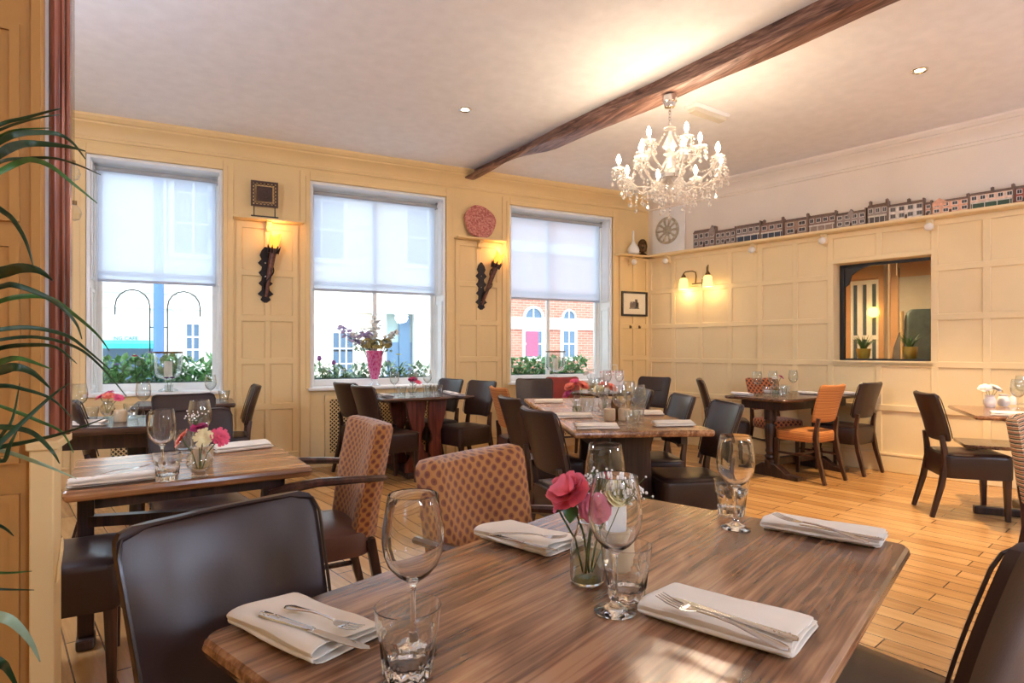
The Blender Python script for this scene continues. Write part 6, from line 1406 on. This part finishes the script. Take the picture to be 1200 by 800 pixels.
# ------------------------------------------------------------------ palm reaching in from the left
PX = [(0.93, 4, [(-45, 172), (0, 146), (30, 138), (55, 131), (72, 127)]), (0.98, 3, [(-45, 175), (0, 152), (25, 143), (50, 137), (71, 134)]), (1.02, 3, [(-40, 185), (0, 160), (20, 152), (60, 150)]),
      (0.9, 7, [(-45, 195), (0, 166), (20, 157), (45, 155), (68, 157), (85, 167), (100, 186)]), (0.95, 10, [(-50, 215), (0, 180), (20, 170), (40, 168), (75, 171), (100, 177)]), (1.0, 4, [(-45, 215), (0, 190), (25, 186), (60, 185), (88, 192), (118, 205)]),
      (0.88, 8, [(-45, 225), (0, 201), (20, 191), (37, 187), (60, 195), (87, 216), (114, 238)]), (0.92, 6, [(-40, 215), (0, 245), (15, 257), (30, 282), (39, 312)]), (0.85, 14, [(-45, 335), (0, 320), (24, 314), (45, 317), (62, 329)]),
      (0.92, 7, [(-45, 350), (0, 336), (18, 334), (51, 346), (75, 362), (90, 380), (96, 397)]), (0.97, 6, [(-45, 372), (0, 353), (30, 347), (60, 350), (90, 371), (114, 392), (128, 411)]), (0.9, 5, [(-45, 398), (0, 386), (39, 384), (78, 393), (102, 410), (129, 433)]),
      (1.0, 4, [(-45, 412), (0, 398), (45, 395), (90, 407), (120, 431), (148, 464)]), (0.94, 6, [(-45, 425), (0, 408), (36, 404), (66, 407), (90, 426)]), (0.88, 8, [(-45, 440), (0, 424), (24, 420), (60, 432)]), (0.86, 11, [(-45, 445), (0, 434), (18, 430), (39, 437), (60, 456)]),
      (0.96, 5, [(-45, 458), (0, 452), (24, 455), (60, 467), (84, 489)]), (0.9, 6, [(-40, 560), (0, 519), (30, 491), (60, 464), (81, 449)]), (0.98, 4, [(-30, 465), (18, 482), (45, 493), (72, 506), (86, 530)]), (0.93, 5, [(-40, 540), (0, 524), (30, 518), (75, 507), (123, 490)]),
      (0.9, 7, [(-40, 505), (0, 500), (36, 506), (60, 527), (70, 543)]), (0.96, 5, [(-30, 520), (10, 530), (39, 540), (60, 548), (90, 561)]), (0.82, 11, [(-40, 712), (0, 722), (18, 731), (36, 752), (47, 775)]), (0.84, 10, [(-40, 755), (0, 776), (10, 786), (24, 812)]),
      (0.9, 4, [(-40, 605), (0, 616), (16, 628)]), (0.95, 3, [(-40, 688), (0, 690), (40, 691)]), (1.0, 3, [(-40, 664), (0, 671), (37, 669)]), (0.9, 5, [(-40, 498), (0, 540), (12, 520), (22, 500)]), (0.95, 4, [(-40, 575), (0, 512), (14, 492), (23, 449)])]
pot = Vector((-1.05, 0.36, 0))
palm = thing('potted_palm', 'potted palm whose dark arching fronds reach in at the left edge', 'plant', pot)
m = MB(); m.lathe([(0, 0), (0.15, 0), (0.2, 0.3), (0.21, 0.34), (0.19, 0.34), (0.17, 0.3), (0, 0.29)], 24); m.build('pot', M['stoneware'], palm)
fr_cols = ['leaf_dark', 'leaf_dark', 'leaf', 'leaf_dark']
roots = []
for i, (d, wpx, pts) in enumerate(PX):
    w3 = []
    n = len(pts)
    for k, (x, y) in enumerate(pts): w3.append(PD(x, y, d+0.05*math.sin(k*1.1+i)*0.6+0.03*k/n)-pot)
    fine = []                                     # Catmull-Rom
    for k in range(n-1):
        p0, p1, p2, p3 = w3[max(k-1, 0)], w3[k], w3[k+1], w3[min(k+2, n-1)]
        for s in range(5):
            q = s/5; fine.append(0.5*((2*p1)+(p2-p0)*q+(2*p0-5*p1+4*p2-p3)*q*q+(3*p1-p0-3*p2+p3)*q**3))
    fine.append(w3[-1]); roots.append(w3[0]); g = []; L = len(fine); wd = wpx*d/F*0.5
    for k, p in enumerate(fine):
        q = k/(L-1); tn = (fine[min(k+1, L-1)]-fine[max(k-1, 0)]).normalized(); vw = (p+pot-Vector((0, 0, H))).normalized(); sd = tn.cross(vw).normalized(); nn = sd.cross(tn).normalized()
        tilt = 0.5*math.sin(i*2.3); sd = (sd*math.cos(tilt)+nn*math.sin(tilt)); w_ = wd*min(1, 0.5+q*1.8)*(max(0.04, 1-q**2.2))+0.0004
        g.append([p-sd*w_, p+nn*w_*0.5, p+sd*w_])
    m = MB(); m.sheet(g); o = m.build('frond_leaf', M[fr_cols[i % 4]] if i not in (21, 22) else M['leaf_pale'], palm, smooth=60, solid=0.0008)
for sel in (range(0, 8), range(8, 17), range(17, 22), range(22, 29)):
    rr_ = sorted([roots[k] for k in sel], key=lambda p: p.z); m = MB(); lo, hi = rr_[0], rr_[-1]
    m.tube([(0, 0, 0.28), Vector((lo.x*0.35, lo.y*0.35, max(0.5, lo.z*0.6)))]+rr_, 0.006, 6); m.build('frond_stalk', M['leaf'], palm)

# ------------------------------------------------------------------ daylight and added fill light
wd = bpy.data.worlds.new('sky'); SC.world = wd; wd.use_nodes = True; nt = wd.node_tree; bg = nt.nodes['Background']
sky = nt.nodes.new('ShaderNodeTexSky'); sky.sky_type = 'HOSEK_WILKIE'; sky.turbidity = 4.0; sky.sun_direction = (0.2, -0.6, 0.75)
mixn = nt.nodes.new('ShaderNodeMix'); mixn.data_type = 'RGBA'; mixn.inputs[0].default_value = 0.75; mixn.inputs[7].default_value = (0.80, 0.90, 1.0, 1)
nt.links.new(sky.outputs[0], mixn.inputs[6]); nt.links.new(mixn.outputs[2], bg.inputs['Color']); bg.inputs['Strength'].default_value = 3.5
sun = light('SUN', 'sun', (0, 0, 20), 1.3, (1.0, 0.96, 0.9), angle=R(3)); sun.rotation_euler = (R(38), 0, R(12))
for k, (a, b) in enumerate(WINS):
    l = light('AREA', 'window_portal', ((a+b)/2, YB+0.345, (WZ0+WZ1)/2), 1, (1, 1, 1), shape='RECTANGLE', size=b-a, size_y=WZ1-WZ0); l.data.cycles.is_portal = True; l.rotation_euler = (-PI/2, 0, 0)
# opal globes added as fill light, unseen behind and beside the viewpoint
M['opal'] = emis('fill_light_globe', (204, 222, 255), 78)
for x, y, z, lb in ((1.0, -1.6, 2.1, 'added fill light globe behind the viewpoint'), (4.6, -1.0, 2.1, 'added fill light globe at the right behind the viewpoint'), (-1.6, 3.4, 2.1, 'added fill light globe behind the pier at left'), (6.9, -1.2, 2.3, 'added fill light globe out of view by the side wall')):
    t = thing('fill_globe', lb, 'fill light', (x, y, z), 0, 'added fill light globes')
    m = MB(); m.ball((0, 0, 0), 0.17, 24, 14); m.build('globe', M['opal'], t)
    m = MB(); m.tube([(0, 0, 0.165), (0, 0, CEIL-z)], 0.008, 6); m.lathe([(0.05, CEIL-z-0.03), (0.05, CEIL-z), (0, CEIL-z)], 12); m.build('rod', M['brass'], t)
vs_ = SC.view_settings; vs_.view_transform = 'Standard'; vs_.look = 'None'; vs_.gamma = 1; vs_.exposure = 0.5; vs_.use_curve_mapping = False
SC.cycles.max_bounces = 14; SC.cycles.transmission_bounces = 12; SC.cycles.transparent_max_bounces = 16; SC.cycles.diffuse_bounces = 5; SC.cycles.glossy_bounces = 4
SC.cycles.sample_clamp_indirect = 6.0
